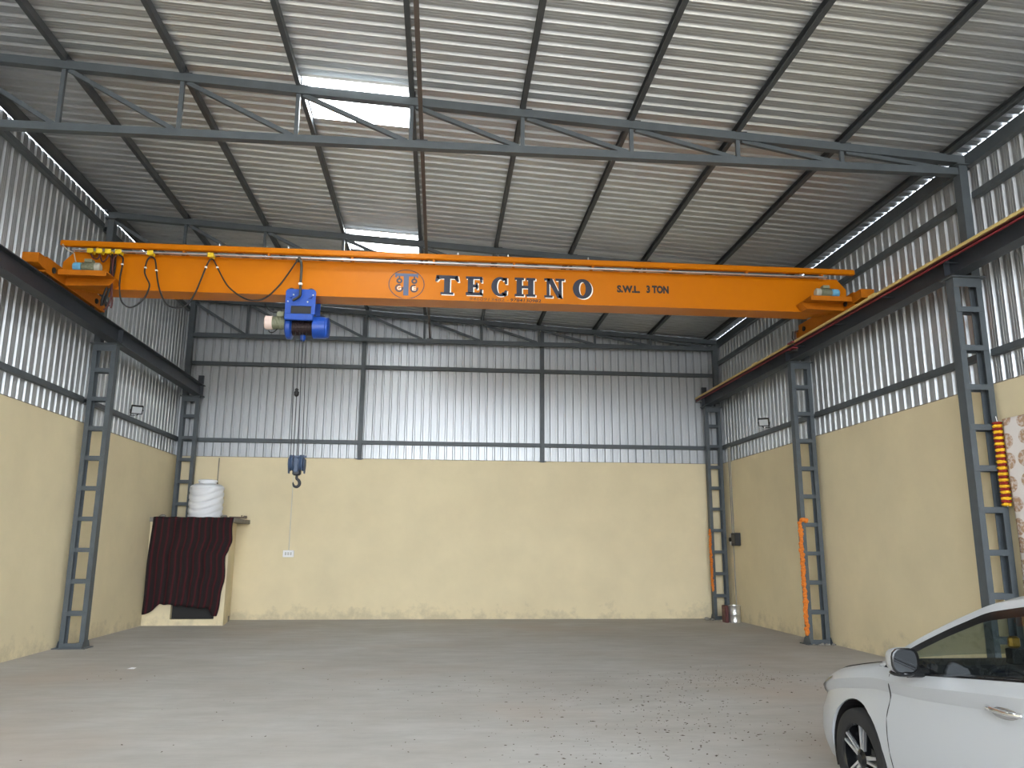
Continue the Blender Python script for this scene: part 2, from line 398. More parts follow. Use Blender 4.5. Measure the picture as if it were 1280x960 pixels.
for i, x in enumerate(NX):
    x = x if 0 < i < 9 else (-6.1 if i == 0 else 6.74)
    z1 = roofz(x); z0 = z1 - 0.105
    t = thing('roof_purlin', ORD[i] + ' dark roof purlin counted from the left wall', 'purlin', (x, 9, z0), 'roof purlins running to the back wall')
    b = MB(); b.box(x - 0.03, x + 0.03, FRONT, WB + 0.1, z0, z0 + 0.006); b.box(x - 0.03, x + 0.03, FRONT, WB + 0.1, z1 - 0.008, z1 - 0.002)
    b.box(x + 0.024, x + 0.03, FRONT, WB + 0.1, z0 + 0.006, z1 - 0.008); b.box(x - 0.03, x - 0.026, FRONT, WB + 0.1, z0 + 0.006, z0 + 0.022)
    b.build('channel', PURLIN, t)
t = thing('tie_strut', 'brown square strut lying across the truss bottom chords', 'strut', (-0.335, 9, 6.7))
MB().box(-0.36, -0.31, FRONT, WB - 0.1, 6.72, 6.77).build('strut_bar', BROWN, t)
for y in (Y1, Y2, Y3):
    c = MB(); c.box(-0.41, -0.26, y - 0.04, y + 0.04, 6.693, 6.72); c.build('saddle_bracket', STEELD, t)

# ------------------------------------------------------------------ crane runway beams and conductor line
def runway(xc, label, side):
    t = thing('runway_beam', label, 'crane beam', (xc, 8, 5.14), 'crane runway beams')
    y0, y1 = FRONT, 19.22
    b = MB(); b.box(xc - 0.1, xc + 0.1, y0, y1, 5.14, 5.155); b.box(xc - 0.1, xc + 0.1, y0, y1, 5.405, 5.42); b.box(xc - 0.006, xc + 0.006, y0, y1, 5.155, 5.405)
    b.build('i_beam', STEELD, t)
    MB().box(xc - 0.025, xc + 0.025, y0, y1, 5.42, 5.46).build('rail_bar', RAILM, t)
    MB().box(xc - 0.06, xc + 0.06, y1 - 0.09, y1 - 0.03, 5.46, 5.66).build('end_stop', STEELD, t)
    for y in (Y1, Y2, Y3):
        for s in (-1, 1): MB().box(xc + (0.01 if s > 0 else -0.095), xc + (0.095 if s > 0 else -0.01), y - 0.005, y + 0.005, 5.156, 5.404).build('stiffener', STEELD, t)
runway(-5.77, 'dark steel runway beam of the crane along the left wall', -1)
runway(6.615, 'dark steel runway beam along the right wall behind the yellow conductor', 1)
t = thing('conductor_line', 'yellow and maroon conductor bars along the right runway beam', 'conductor bar', (6.42, 8, 5.3))
MB().box(6.405, 6.435, FRONT, 19.25, 5.362, 5.400).build('yellow_bar', YBAR, t)
MB().box(6.415, 6.440, FRONT, 19.22, 5.300, 5.318).build('maroon_bar', RBAR, t)
MB().box(6.412, 6.437, FRONT, 19.24, 5.335, 5.352).build('dark_bar', REDCAB, t)
for y in np.arange(-1.0, 19.4, 1.45):
    b = MB(); b.box(6.44, 6.609, y - 0.012, y + 0.012, 5.29, 5.30); b.box(6.437, 6.447, y - 0.012, y + 0.012, 5.29, 5.40); b.build('bracket', STEELD, t)
for y in (7.1, 10.85, 15.4): MB().box(6.398, 6.437, y - 0.09, y + 0.09, 5.358, 5.415).build('joint_cover', YBAR, t)

# ------------------------------------------------------------------ overhead travelling crane
GY0, GY1, GZ0, GZ1 = 12.10, 12.48, 5.50, 6.09
cr = thing('overhead_crane', 'orange single girder overhead crane spanning the hall', 'crane', (0.4, 12.3, 5.46))
g = MB()
# box girder: two webs and two flanges, ends tapered over the carriages
def taper(b, x0, x1, y0, y1):
    b.extrude([(x0, 5.62), (x0 + 0.55, GZ0 + 0.012), (x1 - 0.55, GZ0 + 0.012), (x1, 5.62), (x1, 5.92), (x1 - 0.14, GZ1 - 0.012), (x0 + 0.14, GZ1 - 0.012), (x0, 5.92)], 'y', y0, y1)
taper(g, -5.86, 6.71, GY0 + 0.012, GY1 - 0.012)
gir = g.build('box_girder', ORANGE, cr)
MB().box(-5.72, 6.57, GY0, GY1, GZ1 - 0.012, GZ1).build('top_flange', ORANGE, cr)
MB().box(-5.32, 6.17, GY0 - 0.015, GY1 + 0.015, GZ0, GZ0 + 0.012).build('bottom_flange', ORANGE, cr)
# support tube for the cable track, on brackets in front of the girder
MB().bbox(-5.84, 6.78, 11.90, 11.985, 6.115, 6.205, 0.012).build('track_tube', ORANGE, cr)
MB().box(-5.66, 6.3, 11.925, 11.96, 6.055, 6.075).build('cable_track', GALV, cr)
for x in np.arange(-5.3, 6.6, 1.28):
    b = MB(); b.box(x - 0.02, x + 0.02, 11.935, 12.3, 6.095, 6.115); b.box(x - 0.015, x + 0.015, 11.935, 11.95, 6.075, 6.097); b.build('track_bracket', ORANGED, cr)
for x in (-3.5, -2.45, 0.2, 1.0, 2.3): MB().lathe([(0.012, 0), (0.012, 0.03), (0.006, 0.05)], (x, 11.94, 6.205), n=8).build('bolt', GALV, cr)

# lettering, a millimetre proud of the front web
LY = GY0 + 0.012
def flat(polys, y0, name, m, par, label=None):
    b = MB()
    for poly in polys:
        if len(poly) == 2:   # ring: outer, inner
            o, i = poly; n = len(o); V = [(p[0], y0, p[1]) for p in o] + [(p[0], y0, p[1]) for p in i]
            b.add(V, [(k, (k + 1) % n, n + (k + 1) % n, n + k) for k in range(n)])
        else: b.add([(p[0], y0, p[1]) for p in poly], [tuple(range(len(poly)))])
    return b.build(name, m, par, label=label)
def rect(a, b, c, d): return [(a, c), (b, c), (b, d), (a, d)]
def ell(cx, cz, rx, rz, n=40, t0=0, t1=2 * math.pi): return [(cx + rx * math.cos(t0 + (t1 - t0) * k / n), cz + rz * math.sin(t0 + (t1 - t0) * k / n)) for k in range(n + (0 if abs(t1 - t0 - 2 * math.pi) < 1e-6 else 1))]
def arcband(cx, cz, rx, rz, ix, iz, t0, t1, n=28):
    """thick arc as quads; returned as list of polys"""
    out = []
    for k in range(n):
        a = t0 + (t1 - t0) * k / n; c = t0 + (t1 - t0) * (k + 1) / n
        out.append([(cx + rx * math.cos(a), cz + rz * math.sin(a)), (cx + rx * math.cos(c), cz + rz * math.sin(c)), (cx + ix * math.cos(c), cz + iz * math.sin(c)), (cx + ix * math.cos(a), cz + iz * math.sin(a))])
    return out
def glyph(ch, W):
    """slab-serif capitals in a box of width W and height 1"""
    if ch == 'T':
        s = W / 2
        return [rect(s - .15, s + .15, .1, .84), rect(s - .32, s + .32, 0, .12), rect(.1, W - .1, .82, 1), [(0, .68), (.1, .66), (.24, .84), (.14, 1), (.06, 1)], [(W, .68), (W - .06, 1), (W - .14, 1), (W - .24, .84), (W - .1, .66)]]
    if ch == 'E':
        return [rect(.1, .38, .1, .9), rect(0, W - .02, 0, .16), rect(0, W - .02, .86, 1), rect(.38, W - .25, .42, .58), rect(W - .33, W - .23, .32, .68), [(W - .16, .14), (W - .02, 0), (W, .34), (W - .1, .34)], [(W - .14, .88), (W - .1, .68), (W, .68), (W - .02, 1)]]
    if ch == 'C':
        p = arcband(W * .56, .5, W * .56, .5, W * .20, .37, math.radians(48), math.radians(312))
        return p + [rect(W - .13, W, .64, .97), [(W * .75, .84), (W - .06, .82), (W - .06, .96), (W * .72, .97)], [(W * .72, .04), (W - .02, .1), (W, .32), (W - .1, .32), (W * .72, .17)]]
    if ch == 'H':
        return [rect(.1, .38, .1, .9), rect(W - .38, W - .1, .1, .9), rect(.38, W - .38, .43, .58), rect(0, .48, 0, .13), rect(0, .48, .87, 1), rect(W - .48, W, 0, .13), rect(W - .48, W, .87, 1)]
    if ch == 'N':
        return [rect(.12, .26, .1, .9), rect(W - .3, W - .14, .0, .9), rect(0, .42, 0, .12), rect(W - .46, W, .88, 1), rect(0, .3, .88, 1), [(.12, 1), (.40, 1), (W - .14, .0), (W - .36, .0)]]
    if ch == 'O':
        return arcband(W / 2, .5, W / 2, .5, W * .17, .34, 0, 2 * math.pi, 40)
for ch, x0, x1, z0, z1 in (('T', -0.156, 0.230, 5.603, 5.925), ('E', 0.336, 0.602, 5.604, 5.922), ('C', 0.747, 1.004, 5.601, 5.929), ('H', 1.123, 1.461, 5.613, 5.930), ('N', 1.604, 1.937, 5.608, 5.935), ('O', 2.071, 2.387, 5.607, 5.944)):
    h = z1 - z0; P = glyph(ch, (x1 - x0) / h)
    tr = lambda dx, dz: [[(x0 + p[0] * h + dx, z0 + p[1] * h + dz) for p in poly] for poly in P]
    flat(tr(0, 0), LY - 0.003, 'letter', NAVY, gir)
    flat(tr(0.017, -0.013) , LY - 0.0015, 'letter_shadow', LWHITE, gir)
def text(s, x0, x1, zb, h, m, off=0.0, shear=0.0, name='lettering'):
    c = bpy.data.curves.new(name, 'FONT'); c.body = s; c.size = 1.0; c.offset = off; c.shear = shear; c.resolution_u = 3
    o = bpy.data.objects.new('tmp', c); COL.objects.link(o)
    bpy.context.view_layer.update()
    me = bpy.data.meshes.new_from_object(o.evaluated_get(bpy.context.evaluated_depsgraph_get()))
    bpy.data.objects.remove(o)
    A = np.array([v.co[:] for v in me.vertices]); lo, hi = A.min(0), A.max(0)
    b = MB(); b.add([(x0 + (p[0] - lo[0]) / (hi[0] - lo[0]) * (x1 - x0), LY - 0.002, zb + (p[1] - lo[1]) / (hi[1] - lo[1]) * h) for p in A], [tuple(p.vertices) for p in me.polygons])
    bpy.data.meshes.remove(me)
    return b.build(name, m, gir)
text('S.W.L.', 2.80, 3.185, 5.735, 0.128, BLACK, 0.06)
text('3 TON', 3.292, 3.665, 5.742, 0.135, BLACK, 0.06)
text('9784130982', 1.056, 1.552, 5.520, 0.055, mat('brown_black_digits', srgb(44, 26, 12), 0.5), 0.02, 0.12)
text('9460913482 -', 0.40, 1.03, 5.520, 0.050, mat('glare_pale_digits', srgb(110, 66, 16), 0.5), 0.01, 0.12)  # first number paler: glare on the girder put into the digit colour
# round emblem: ring, T and two chains with hooks round the letters G and E
flat([(ell(-0.607, 5.752, 0.285, 0.245, 48), ell(-0.607, 5.752, 0.271, 0.232, 48))], LY - 0.002, 'emblem_ring', NAVY, gir)
TB = mat('blue_grey_lettering', srgb(64, 78, 108), 0.4)
flat([rect(-0.79, -0.425, 5.885, 5.932), rect(-0.655, -0.572, 5.565, 5.89), [(-0.79, 5.862), (-0.765, 5.862), (-0.755, 5.89), (-0.79, 5.89)], [(-0.425, 5.862), (-0.425, 5.89), (-0.46, 5.89), (-0.45, 5.862)]], LY - 0.002, 'emblem_letter', TB, gir)
for cx, lt in ((-0.722, 'G'), (-0.485, 'E')):
    flat([(ell(cx, 5.807, 0.048, 0.045), ell(cx, 5.807, 0.02, 0.018)), rect(cx - 0.012, cx + 0.012, 5.85, 5.886)], LY - 0.002, 'emblem_sheave', NAVY, gir)
    flat(arcband(cx, 5.685, 0.066, 0.066, 0.042, 0.042, math.radians(70), math.radians(380)), LY - 0.002, 'emblem_hook', NAVY, gir)
    text(lt, cx - 0.03, cx + 0.03, 5.655, 0.062, LWHITE, 0.01, name='emblem_letter')

# end carriages
def carriage(xc, s, y0, y1):
    """s = +1: span lies towards +x (left carriage)"""
    b = MB(); b.box(xc - 0.085, xc + 0.085, y0 + 0.16, y1, 5.475, 5.70)
    e = b.build('end_carriage', ORANGED, cr)
    b = MB(); b.extrude([(y0 - 0.12, 5.52), (y0 + 0.02, 5.50), (y0 + 0.16, 5.50), (y0 + 0.16, 5.66), (y0 - 0.12, 5.66)], 'x', xc - 0.11, xc + 0.11); b.build('buffer_block', ORANGED, e)
    b = MB(); b.box(xc - 0.09, xc + 0.09, y1, y1 + 0.1, 5.48, 5.62); b.build('buffer_block', ORANGED, e)
    for y in (y0 + 0.38, y1 - 0.25):
        MB().lathe([(0.02, -0.05), (0.105, -0.05), (0.105, -0.035), (0.088, -0.03), (0.088, 0.03), (0.105, 0.035), (0.105, 0.05), (0.02, 0.05)], (xc, y, 5.549), 'x', 20).build('wheel', RAILM, e, smooth=30)
        MB().lathe([(0.045, 0), (0.045, 0.02), (0.02, 0.035)], (xc + s * 0.085 - (0 if s > 0 else 0.035), y, 5.57), 'x', 12).build('axle_cap', DARK, e)
    # platform and travel motor on the span side
    xm0, xm1 = sorted((xc + s * 0.12, xc + s * 0.80))
    b = MB(); b.box(xm0, xm1, 11.56, 12.10, 5.60, 5.615); b.box(xm0, xm1, 11.56, 11.57, 5.535, 5.60)
    b.build('motor_platform', ORANGED, cr)
    b = MB(); b.extrude([(xc + s * 0.085, 5.48), (xc + s * 0.085, 5.60), (xc + s * 0.80, 5.60), (xc + s * 0.72, 5.50)], 'y', 11.9, 12.1); b.build('knee_bracket', ORANGED, cr)
    mt = thing_part('travel_motor', cr, (xc + s * 0.5, 11.68, 5.615))
    a = xc + s * 0.28
    d = 1 if s > 0 else -1
    MB().lathe([(0.0, 0), (0.062, 0), (0.07, d * 0.02), (0.07, d * 0.10), (0.06, d * 0.115)], (a, 11.68, 5.70), 'x', 18).build('gearbox', LBLUE, mt, smooth=30)
    prof = [(0.05, d * 0.115), (0.062, d * 0.125)]
    for k in range(9): prof += [(0.074, d * (0.13 + k * 0.02)), (0.074, d * (0.14 + k * 0.02)), (0.064, d * (0.141 + k * 0.02)), (0.064, d * (0.149 + k * 0.02))]
    MB().lathe(prof, (a, 11.68, 5.70), 'x', 18).build('motor_body', MOTOR, mt)
    MB().lathe([(0.074, d * 0.31), (0.074, d * 0.365), (0.055, d * 0.385)], (a, 11.68, 5.70), 'x', 18).build('fan_cover', mat('pale_grey_fan_cover', srgb(168, 166, 152), 0.45), mt, smooth=30)
    MB().box(min(a + d * 0.16, a + d * 0.27), max(a + d * 0.16, a + d * 0.27), 11.63, 11.73, 5.77, 5.815).build('terminal_box', MOTOR, mt)
    MB().box(min(a + d * 0.13, a + d * 0.33), max(a + d * 0.13, a + d * 0.33), 11.63, 11.73, 5.615, 5.634).build('motor_foot', MOTOR, mt)
def thing_part(name, par, loc): return link(name, None, loc, par)
carriage(-5.77, 1, 11.12, 13.22)
carriage(6.615, -1, 11.42, 13.55)
# current collector arm hanging from the right carriage
b = MB(); b.box(6.47, 6.50, 13.6, 13.62, 5.22, 5.60); b.box(6.47, 6.62, 13.56, 13.62, 5.585, 5.60); col = b.build('collector_arm', mat('rusty_brown_steel', srgb(98, 74, 66), 0.7, var=0.3), cr)
for k in range(4):
    z = 5.20 + 0.055 * k
    b = MB(); b.box(6.36, 6.47, 13.5, 13.7, z, z + 0.022); b.build('collector_shoe', RBAR if k % 2 else DARK, col)
MB().tube([(6.44, 13.6, 5.6), (6.43, 13.62, 5.48), (6.46, 13.6, 5.38), (6.44, 13.63, 5.28)], 0.012, 6).build('collector_cable', DARK, col)
# cable bundle at the left carriage
for k, (dx, dy) in enumerate(((0, 0), (0.03, 0.03), (0.06, 0.0), (0.02, -0.03))):
    MB().tube([(-5.10 + dx, 11.98 + dy, 6.02), (-5.10 + dx, 12.0 + dy, 5.80), (-5.13 + dx, 12.02 + dy, 5.55), (-5.2 + dx, 12.04 + dy, 5.3), (-5.2 + dx * 2, 12.05 + dy, 5.22)], 0.014, 6).build('cable_bundle', DARK, cr, smooth=True)
MB().tube([(-5.78, 11.95, 6.16), (-5.79, 11.88, 6.12), (-5.7, 11.86, 6.03), (-5.6, 11.87, 5.98), (-5.56, 11.85, 5.86), (-5.52, 11.83, 5.80)], 0.007, 6).build('supply_wire', mat('pale_wire', srgb(190, 180, 160), 0.6), cr, smooth=True)

# festoon trolleys and hanging cable loops
def catmull(P, n=8):
    P = [Vector(p) for p in P]; out = []
    for i in range(len(P) - 1):
        p0, p1, p2, p3 = P[max(i - 1, 0)], P[i], P[i + 1], P[min(i + 2, len(P) - 1)]
        for k in range(n):
            t = k / n; out.append(0.5 * ((2 * p1) + (p2 - p0) * t + (2 * p0 - 5 * p1 + 4 * p2 - p3) * t * t + (3 * p1 - p0 - 3 * p2 + p3) * t ** 3))
    return out + [P[-1]]
for x in (-5.38, -5.25, -5.12, -4.97, -4.50, -3.60):
    tr = thing_part('cable_trolley', cr, (x, 11.92, 6.03))
    MB().bbox(x - 0.052, x + 0.04, 11.885, 11.905, 6.008, 6.082, 0.006).build('side_plate', YELLOW, tr)
    MB().bbox(x - 0.04, x + 0.04, 11.975, 11.99, 6.008, 6.082, 0.006).build('side_plate', YELLOW, tr)
    MB().box(x - 0.03, x + 0.03, 11.9, 11.98, 6.008, 6.018).build('saddle', YELLOW, tr)
    for q in (-0.03, 0.045): MB().lathe([(0.014, 0), (0.014, 0.012), (0.006, 0.02)], (x + q, 11.865, 6.06 if q < 0 else 6.025), 'y', 8).build('roller_bolt', YELLOW, tr)
CY = 11.92
loops = [
    [(-5.38, 6.0), (-5.33, 5.93), (-5.27, 5.93), (-5.25, 6.0)],
    [(-5.25, 6.0), (-5.20, 5.88), (-5.15, 5.92), (-5.12, 6.0)],
    [(-5.12, 6.0), (-5.06, 5.90), (-5.03, 5.6), (-5.02, 5.3), (-5.06, 5.16), (-5.1, 5.12)],
    [(-4.99, 6.0), (-5.03, 5.96), (-5.04, 5.85), (-5.02, 5.5), (-4.99, 5.25), (-5.0, 5.15)],
    [(-4.97, 6.0), (-4.91, 5.96), (-4.90, 5.85), (-4.915, 5.65), (-4.906, 5.465), (-4.856, 5.261), (-4.738, 5.171), (-4.62, 5.222), (-4.516, 5.352), (-4.474, 5.528), (-4.53, 5.65), (-4.565, 5.74), (-4.56, 5.85), (-4.54, 5.94), (-4.50, 5.99)],
    [(-4.50, 5.99), (-4.44, 5.96), (-4.41, 5.86), (-4.394, 5.771), (-4.36, 5.6), (-4.303, 5.423), (-4.198, 5.237), (-4.047, 5.186), (-3.904, 5.231), (-3.801, 5.409), (-3.73, 5.63), (-3.667, 5.847), (-3.63, 5.95), (-3.60, 5.99)],
    [(-3.60, 5.99), (-3.56, 5.97), (-3.495, 5.854), (-3.358, 5.617), (-3.244, 5.493), (-3.056, 5.371), (-2.889, 5.345), (-2.728, 5.398), (-2.546, 5.598), (-2.42, 5.80), (-2.312, 5.985), (-2.27, 6.03)],
]
for i, L in enumerate(loops):
    MB().tube(catmull([(p[0], CY, p[1]) for p in L], 6), 0.0125, 6).build('festoon_cable', REDCAB if i < 4 else DARK, cr, smooth=True)
for x, z in ((-4.56, 5.81), (-4.394, 5.771), (-3.665, 5.85), (-3.495, 5.854), (-4.905, 5.85)):
    MB().bbox(x - 0.017, x + 0.017, CY - 0.017, CY + 0.017, z - 0.012, z + 0.012, 0.004).build('cable_clip', WHITEP, cr)

# ------------------------------------------------------------------ electric hoist under the girder
ho = thing('electric_hoist', 'blue electric rope hoist hanging under the orange girder', 'hoist', (-2.2, 12.2, 4.85))
def rplate(b, x0, x1, z0, z1, r, y0, y1):
    P = []
    for cx, cz, a in ((x1 - r, z1 - r, 0), (x0 + r, z1 - r, 90), (x0 + r, z0 + r, 180), (x1 - r, z0 + r, 270)):
        for k in range(5): t = math.radians(a + k * 22.5); P.append((cx + r * math.cos(t), cz + r * math.sin(t)))
    b.extrude(P, 'y', y0, y1)
for y0, y1 in ((12.03, 12.05), (12.53, 12.55)):
    b = MB(); rplate(b, -2.46, -2.0, 5.315, 5.585, 0.05, y0, y1); b.box(-2.46, -2.37, y0, y1, 5.18, 5.36); b.box(-2.06, -2.0, y0, y1, 5.18, 5.36); b.build('trolley_plate', BLUE, ho, smooth=30)
for x in (-2.38, -2.08):
    for y, d in ((12.05, 1), (12.53, -1)):
        MB().lathe([(0.03, 0), (0.055, 0), (0.055, d * 0.03), (0.03, d * 0.035)], (x, y, 5.555), 'y', 14).build('trolley_wheel', RAILM, ho)
    MB().lathe([(0.032, -0.025), (0.032, -0.002)], (x, 12.03, 5.47), 'y', 14).build('axle_boss', BLUE, ho)
    for dx, dz in ((0.04, 0.05), (-0.04, -0.06)): MB().lathe([(0.012, -0.014), (0.012, 0)], (x + dx, 12.03, 5.44 + dz), 'y', 8).build('bolt', GALV, ho)
MB().tube([(-2.30, 12.29, 5.25), (-2.30, 12.29, 5.0)], 0.02, 8).build('suspension_bar', BLUE, ho)
MB().box(-2.42, -2.06, 12.06, 12.52, 5.20, 5.24).build('cross_member', BLUE, ho)
MB().box(-2.37, -2.06, 12.05, 12.06, 5.185, 5.33).build('opening_shade', DARK, ho)  # black plate painting the shade of the open gap in the trolley
MB().bbox(-2.46, -2.02, 12.0, 12.06, 5.08, 5.185, 0.012).build('drum_bar', BLUE, ho)
MB().bbox(-2.46, -2.02, 12.52, 12.58, 5.08, 5.185, 0.012).build('drum_bar', BLUE, ho)
MB().lathe([(0.0, -0.03), (0.17, -0.03), (0.19, -0.01), (0.19, 0.05), (0.16, 0.07), (0.10, 0.075)], (-2.44, 12.28, 5.03), 'x', 24).build('drum_flange', BLUE, ho, smooth=30)
prof = [(0.10, 0.0)]
for k in range(14): prof += [(0.13, 0.004 + k * 0.026), (0.13, 0.016 + k * 0.026), (0.122, 0.021 + k * 0.026)]
MB().lathe(prof + [(0.10, 0.38)], (-2.40, 12.28, 5.03), 'x', 22).build('rope_drum', mat('greased_drum', srgb(50, 36, 36), 0.45, 0.3), ho)
MB().lathe([(0.10, 0), (0.175, 0), (0.175, 0.19), (0.165, 0.20), (0.165, 0.225), (0.14, 0.24), (0.0, 0.245)], (-2.045, 12.25, 5.03), 'x', 28).build('gearbox', BLUE, ho, smooth=30)
for k in range(10):
    t = 2 * math.pi * k / 10; MB().lathe([(0.011, 0), (0.011, 0.014)], (-1.82, 12.25 + 0.152 * math.cos(t), 5.03 + 0.152 * math.sin(t)), 'x', 8).build('bolt', BLUE, ho)
mot = thing_part('hoist_motor', ho, (-2.6, 12.25, 5.08))
prof = [(0.06, 0.0), (0.09, 0.0)]
for k in range(10): prof += [(0.105, -0.008 - k * 0.022), (0.105, -0.018 - k * 0.022), (0.093, -0.02 - k * 0.022), (0.093, -0.028 - k * 0.022)]
MB().lathe(prof, (-2.45, 12.25, 5.09), 'x', 22).build('motor_body', MOTOR, mot)
MB().lathe([(0.09, -0.225), (0.108, -0.225), (0.108, -0.33), (0.095, -0.345), (0.0, -0.348)], (-2.45, 12.25, 5.09), 'x', 24).build('fan_cap', CAPM, mot, smooth=30)
MB().bbox(-2.62, -2.50, 12.19, 12.29, 5.18, 5.265, 0.01).build('terminal_box', MOTOR, mot)
MB().tube(catmull([(-2.78, 12.1, 5.35), (-2.76, 12.15, 5.30), (-2.68, 12.18, 5.25), (-2.6, 12.2, 5.25)]), 0.012, 6).build('motor_cable', DARK, mot, smooth=True)
MB().tube(catmull([(-2.72, 12.2, 4.95), (-2.7, 12.18, 4.92), (-2.64, 12.18, 4.92), (-2.59, 12.2, 4.98)]), 0.008, 6).build('loop_cable', DARK, mot, smooth=True)
MB().tube(catmull([(-2.31, CY, 6.0), (-2.27, CY - 0.02, 6.03), (-2.235, CY - 0.01, 5.98), (-2.225, CY, 5.85), (-2.225, CY, 5.65), (-2.225, CY + 0.02, 5.48), (-2.25, 11.97, 5.44), (-2.34, 11.99, 5.39)]), 0.02, 8).build('feed_conduit', mat('dark_conduit', srgb(60, 58, 50), 0.5), ho, smooth=True)
MB().bbox(-2.255, -2.195, CY - 0.03, CY + 0.01, 5.615, 5.65, 0.006).build('cable_clip', WHITEP, ho)
MB().tube([(-2.27, 11.94, 6.0), (-2.27, 11.94, 6.07)], 0.03, 8).build('conduit_clamp', DARK, ho)
MB().bbox(-2.245, -2.155, 12.2, 12.3, 4.80, 4.92, 0.03).build('rope_guide', BLUE, ho)
HY = 12.2
for x0, x1 in ((-2.31, -2.262), (-2.24, -2.225), (-2.2, -2.155), (-2.14, -2.09)):
    MB().tube([(x0, HY, 4.95), (x1, HY, 2.95)], 0.0065, 6).build('rope', ROPE, ho)
b = MB(); b.lathe([(0.012, -0.07), (0.035, -0.05), (0.04, 0.0), (0.02, 0.02), (0.03, 0.04), (0.012, 0.06)], (-2.235, HY, 3.98), n=12); b.build('limit_weight', DARK, ho, smooth=True)
hb = thing_part('hook_block', ho, (-2.155, HY, 2.85))
for xo in (-0.085, 0.06):
    MB().lathe([(0.02, -0.03), (0.12, -0.03), (0.125, -0.015), (0.11, 0.0), (0.125, 0.015), (0.12, 0.03), (0.02, 0.03)], (-2.155 + xo, HY, 2.89), 'x', 22).build('sheave', BLUED, hb, smooth=30)
b = MB()
for xo in (-0.128, -0.045, 0.012, 0.10): rplateX = b.extrude([(HY - 0.09, 2.95), (HY + 0.09, 2.95), (HY + 0.1, 2.86), (HY + 0.04, 2.73), (HY - 0.04, 2.73), (HY - 0.1, 2.86)], 'x', -2.155 + xo, -2.155 + xo + 0.012)
b.box(-2.27, -2.03, HY - 0.015, HY + 0.015, 2.97, 3.0); b.build('cheek_plates', BLUED, hb)
MB().bbox(-2.205, -2.13, HY - 0.07, HY + 0.07, 2.74, 2.97, 0.015).build('centre_housing', BLUED, hb)
MB().bbox(-2.22, -2.1, HY - 0.05, HY + 0.05, 2.70, 2.79, 0.02).build('cross_head', mat('dark_hook_steel', srgb(44, 46, 52), 0.5, 0.3), hb)
hp = [(0, 2.70), (0, 2.655), (0.028, 2.63), (0.045, 2.595), (0.04, 2.555), (0.008, 2.53), (-0.03, 2.54), (-0.048, 2.575), (-0.05, 2.60)]
pts = catmull([(-2.155 + p[0], HY, p[1]) for p in hp], 5); n_ = len(pts)
MB().tube(pts, [0.018 + 0.006 * math.sin(math.pi * min(1, k / n_ * 1.3)) - 0.014 * max(0, k / n_ - 0.75) * 4 for k in range(n_)], 10).build('hook', MATS['dark_hook_steel'], hb, smooth=True)

# ------------------------------------------------------------------ corner cubicle, curtain, water tank
cu = thing('corner_cubicle', 'low yellow plastered cubicle in the back left corner behind the striped curtain', 'cubicle', (-5.36, 18.5, 0))
EX0, EX1, EY, EZ = WL + 0.003, -4.52, 17.92, 2.16
DX0, DX1, DZ0, DZ1 = -5.62, -4.72, 0.13, 1.98
b = MB(); b.box(EX0, DX0, EY, EY + 0.12, 0, EZ); b.box(DX1, EX1, EY, EY + 0.12, 0, EZ); b.box(DX0, DX1, EY, EY + 0.12, DZ1, EZ); b.box(DX0, DX1, EY, EY + 0.12, 0, DZ0)
b.build('front_wall', PLASTER, cu)
b = MB(); b.extrude([(EX1 - 0.12, EY + 0.12), (EX1, EY + 0.12), (EX1 - 0.2, WB - 0.003), (EX1 - 0.32, WB - 0.003)], 'z', 0, EZ); b.build('side_wall', PLASTER, cu)
b = MB(); b.extrude([(EX0, EY - 0.06), (EX1 + 0.1, EY - 0.06), (EX1 + 0.1, WB - 0.003), (-5.66, WB - 0.003), (-5.66, 18.93), (EX0, 18.93)], 'z', EZ, EZ + 0.09); b.build('roof_slab', CONC, cu)
MB().box(DX0 - 0.05, DX1 + 0.05, EY + 0.14, EY + 0.17, 0.12, DZ1).build('doorway_shade', mat('doorway_shade_dark', srgb(30, 28, 27), 0.7), cu)  # dark panel added in the doorway; its colour stands in for interior shade
MB().box(EX0, EX1 - 0.12, EY + 0.12, 18.93, 0, 0.12).build('inner_floor', CONC, cu)
t = thing('pipe_stub', 'rusty grey pipe stub lying on the end of the cubicle slab', 'pipe', (-4.4, 18.2, 2.25))
MB().tube([(-4.62, 18.2, 2.274), (-4.34, 18.42, 2.274)], 0.022, 10).build('pipe', mat('rusty_pipe', srgb(118, 104, 92), 0.7, var=0.3, vscale=20), t, smooth=30)
MB().tube([(-4.36, 18.404, 2.286), (-4.31, 18.444, 2.286)], 0.034, 10).build('coupling', MATS['rusty_pipe'], t, smooth=30)
MB().tube([(-4.40, 18.373, 2.28), (-4.40, 18.373, 2.33)], 0.012, 8).build('vent_nipple', MATS['rusty_pipe'], t)

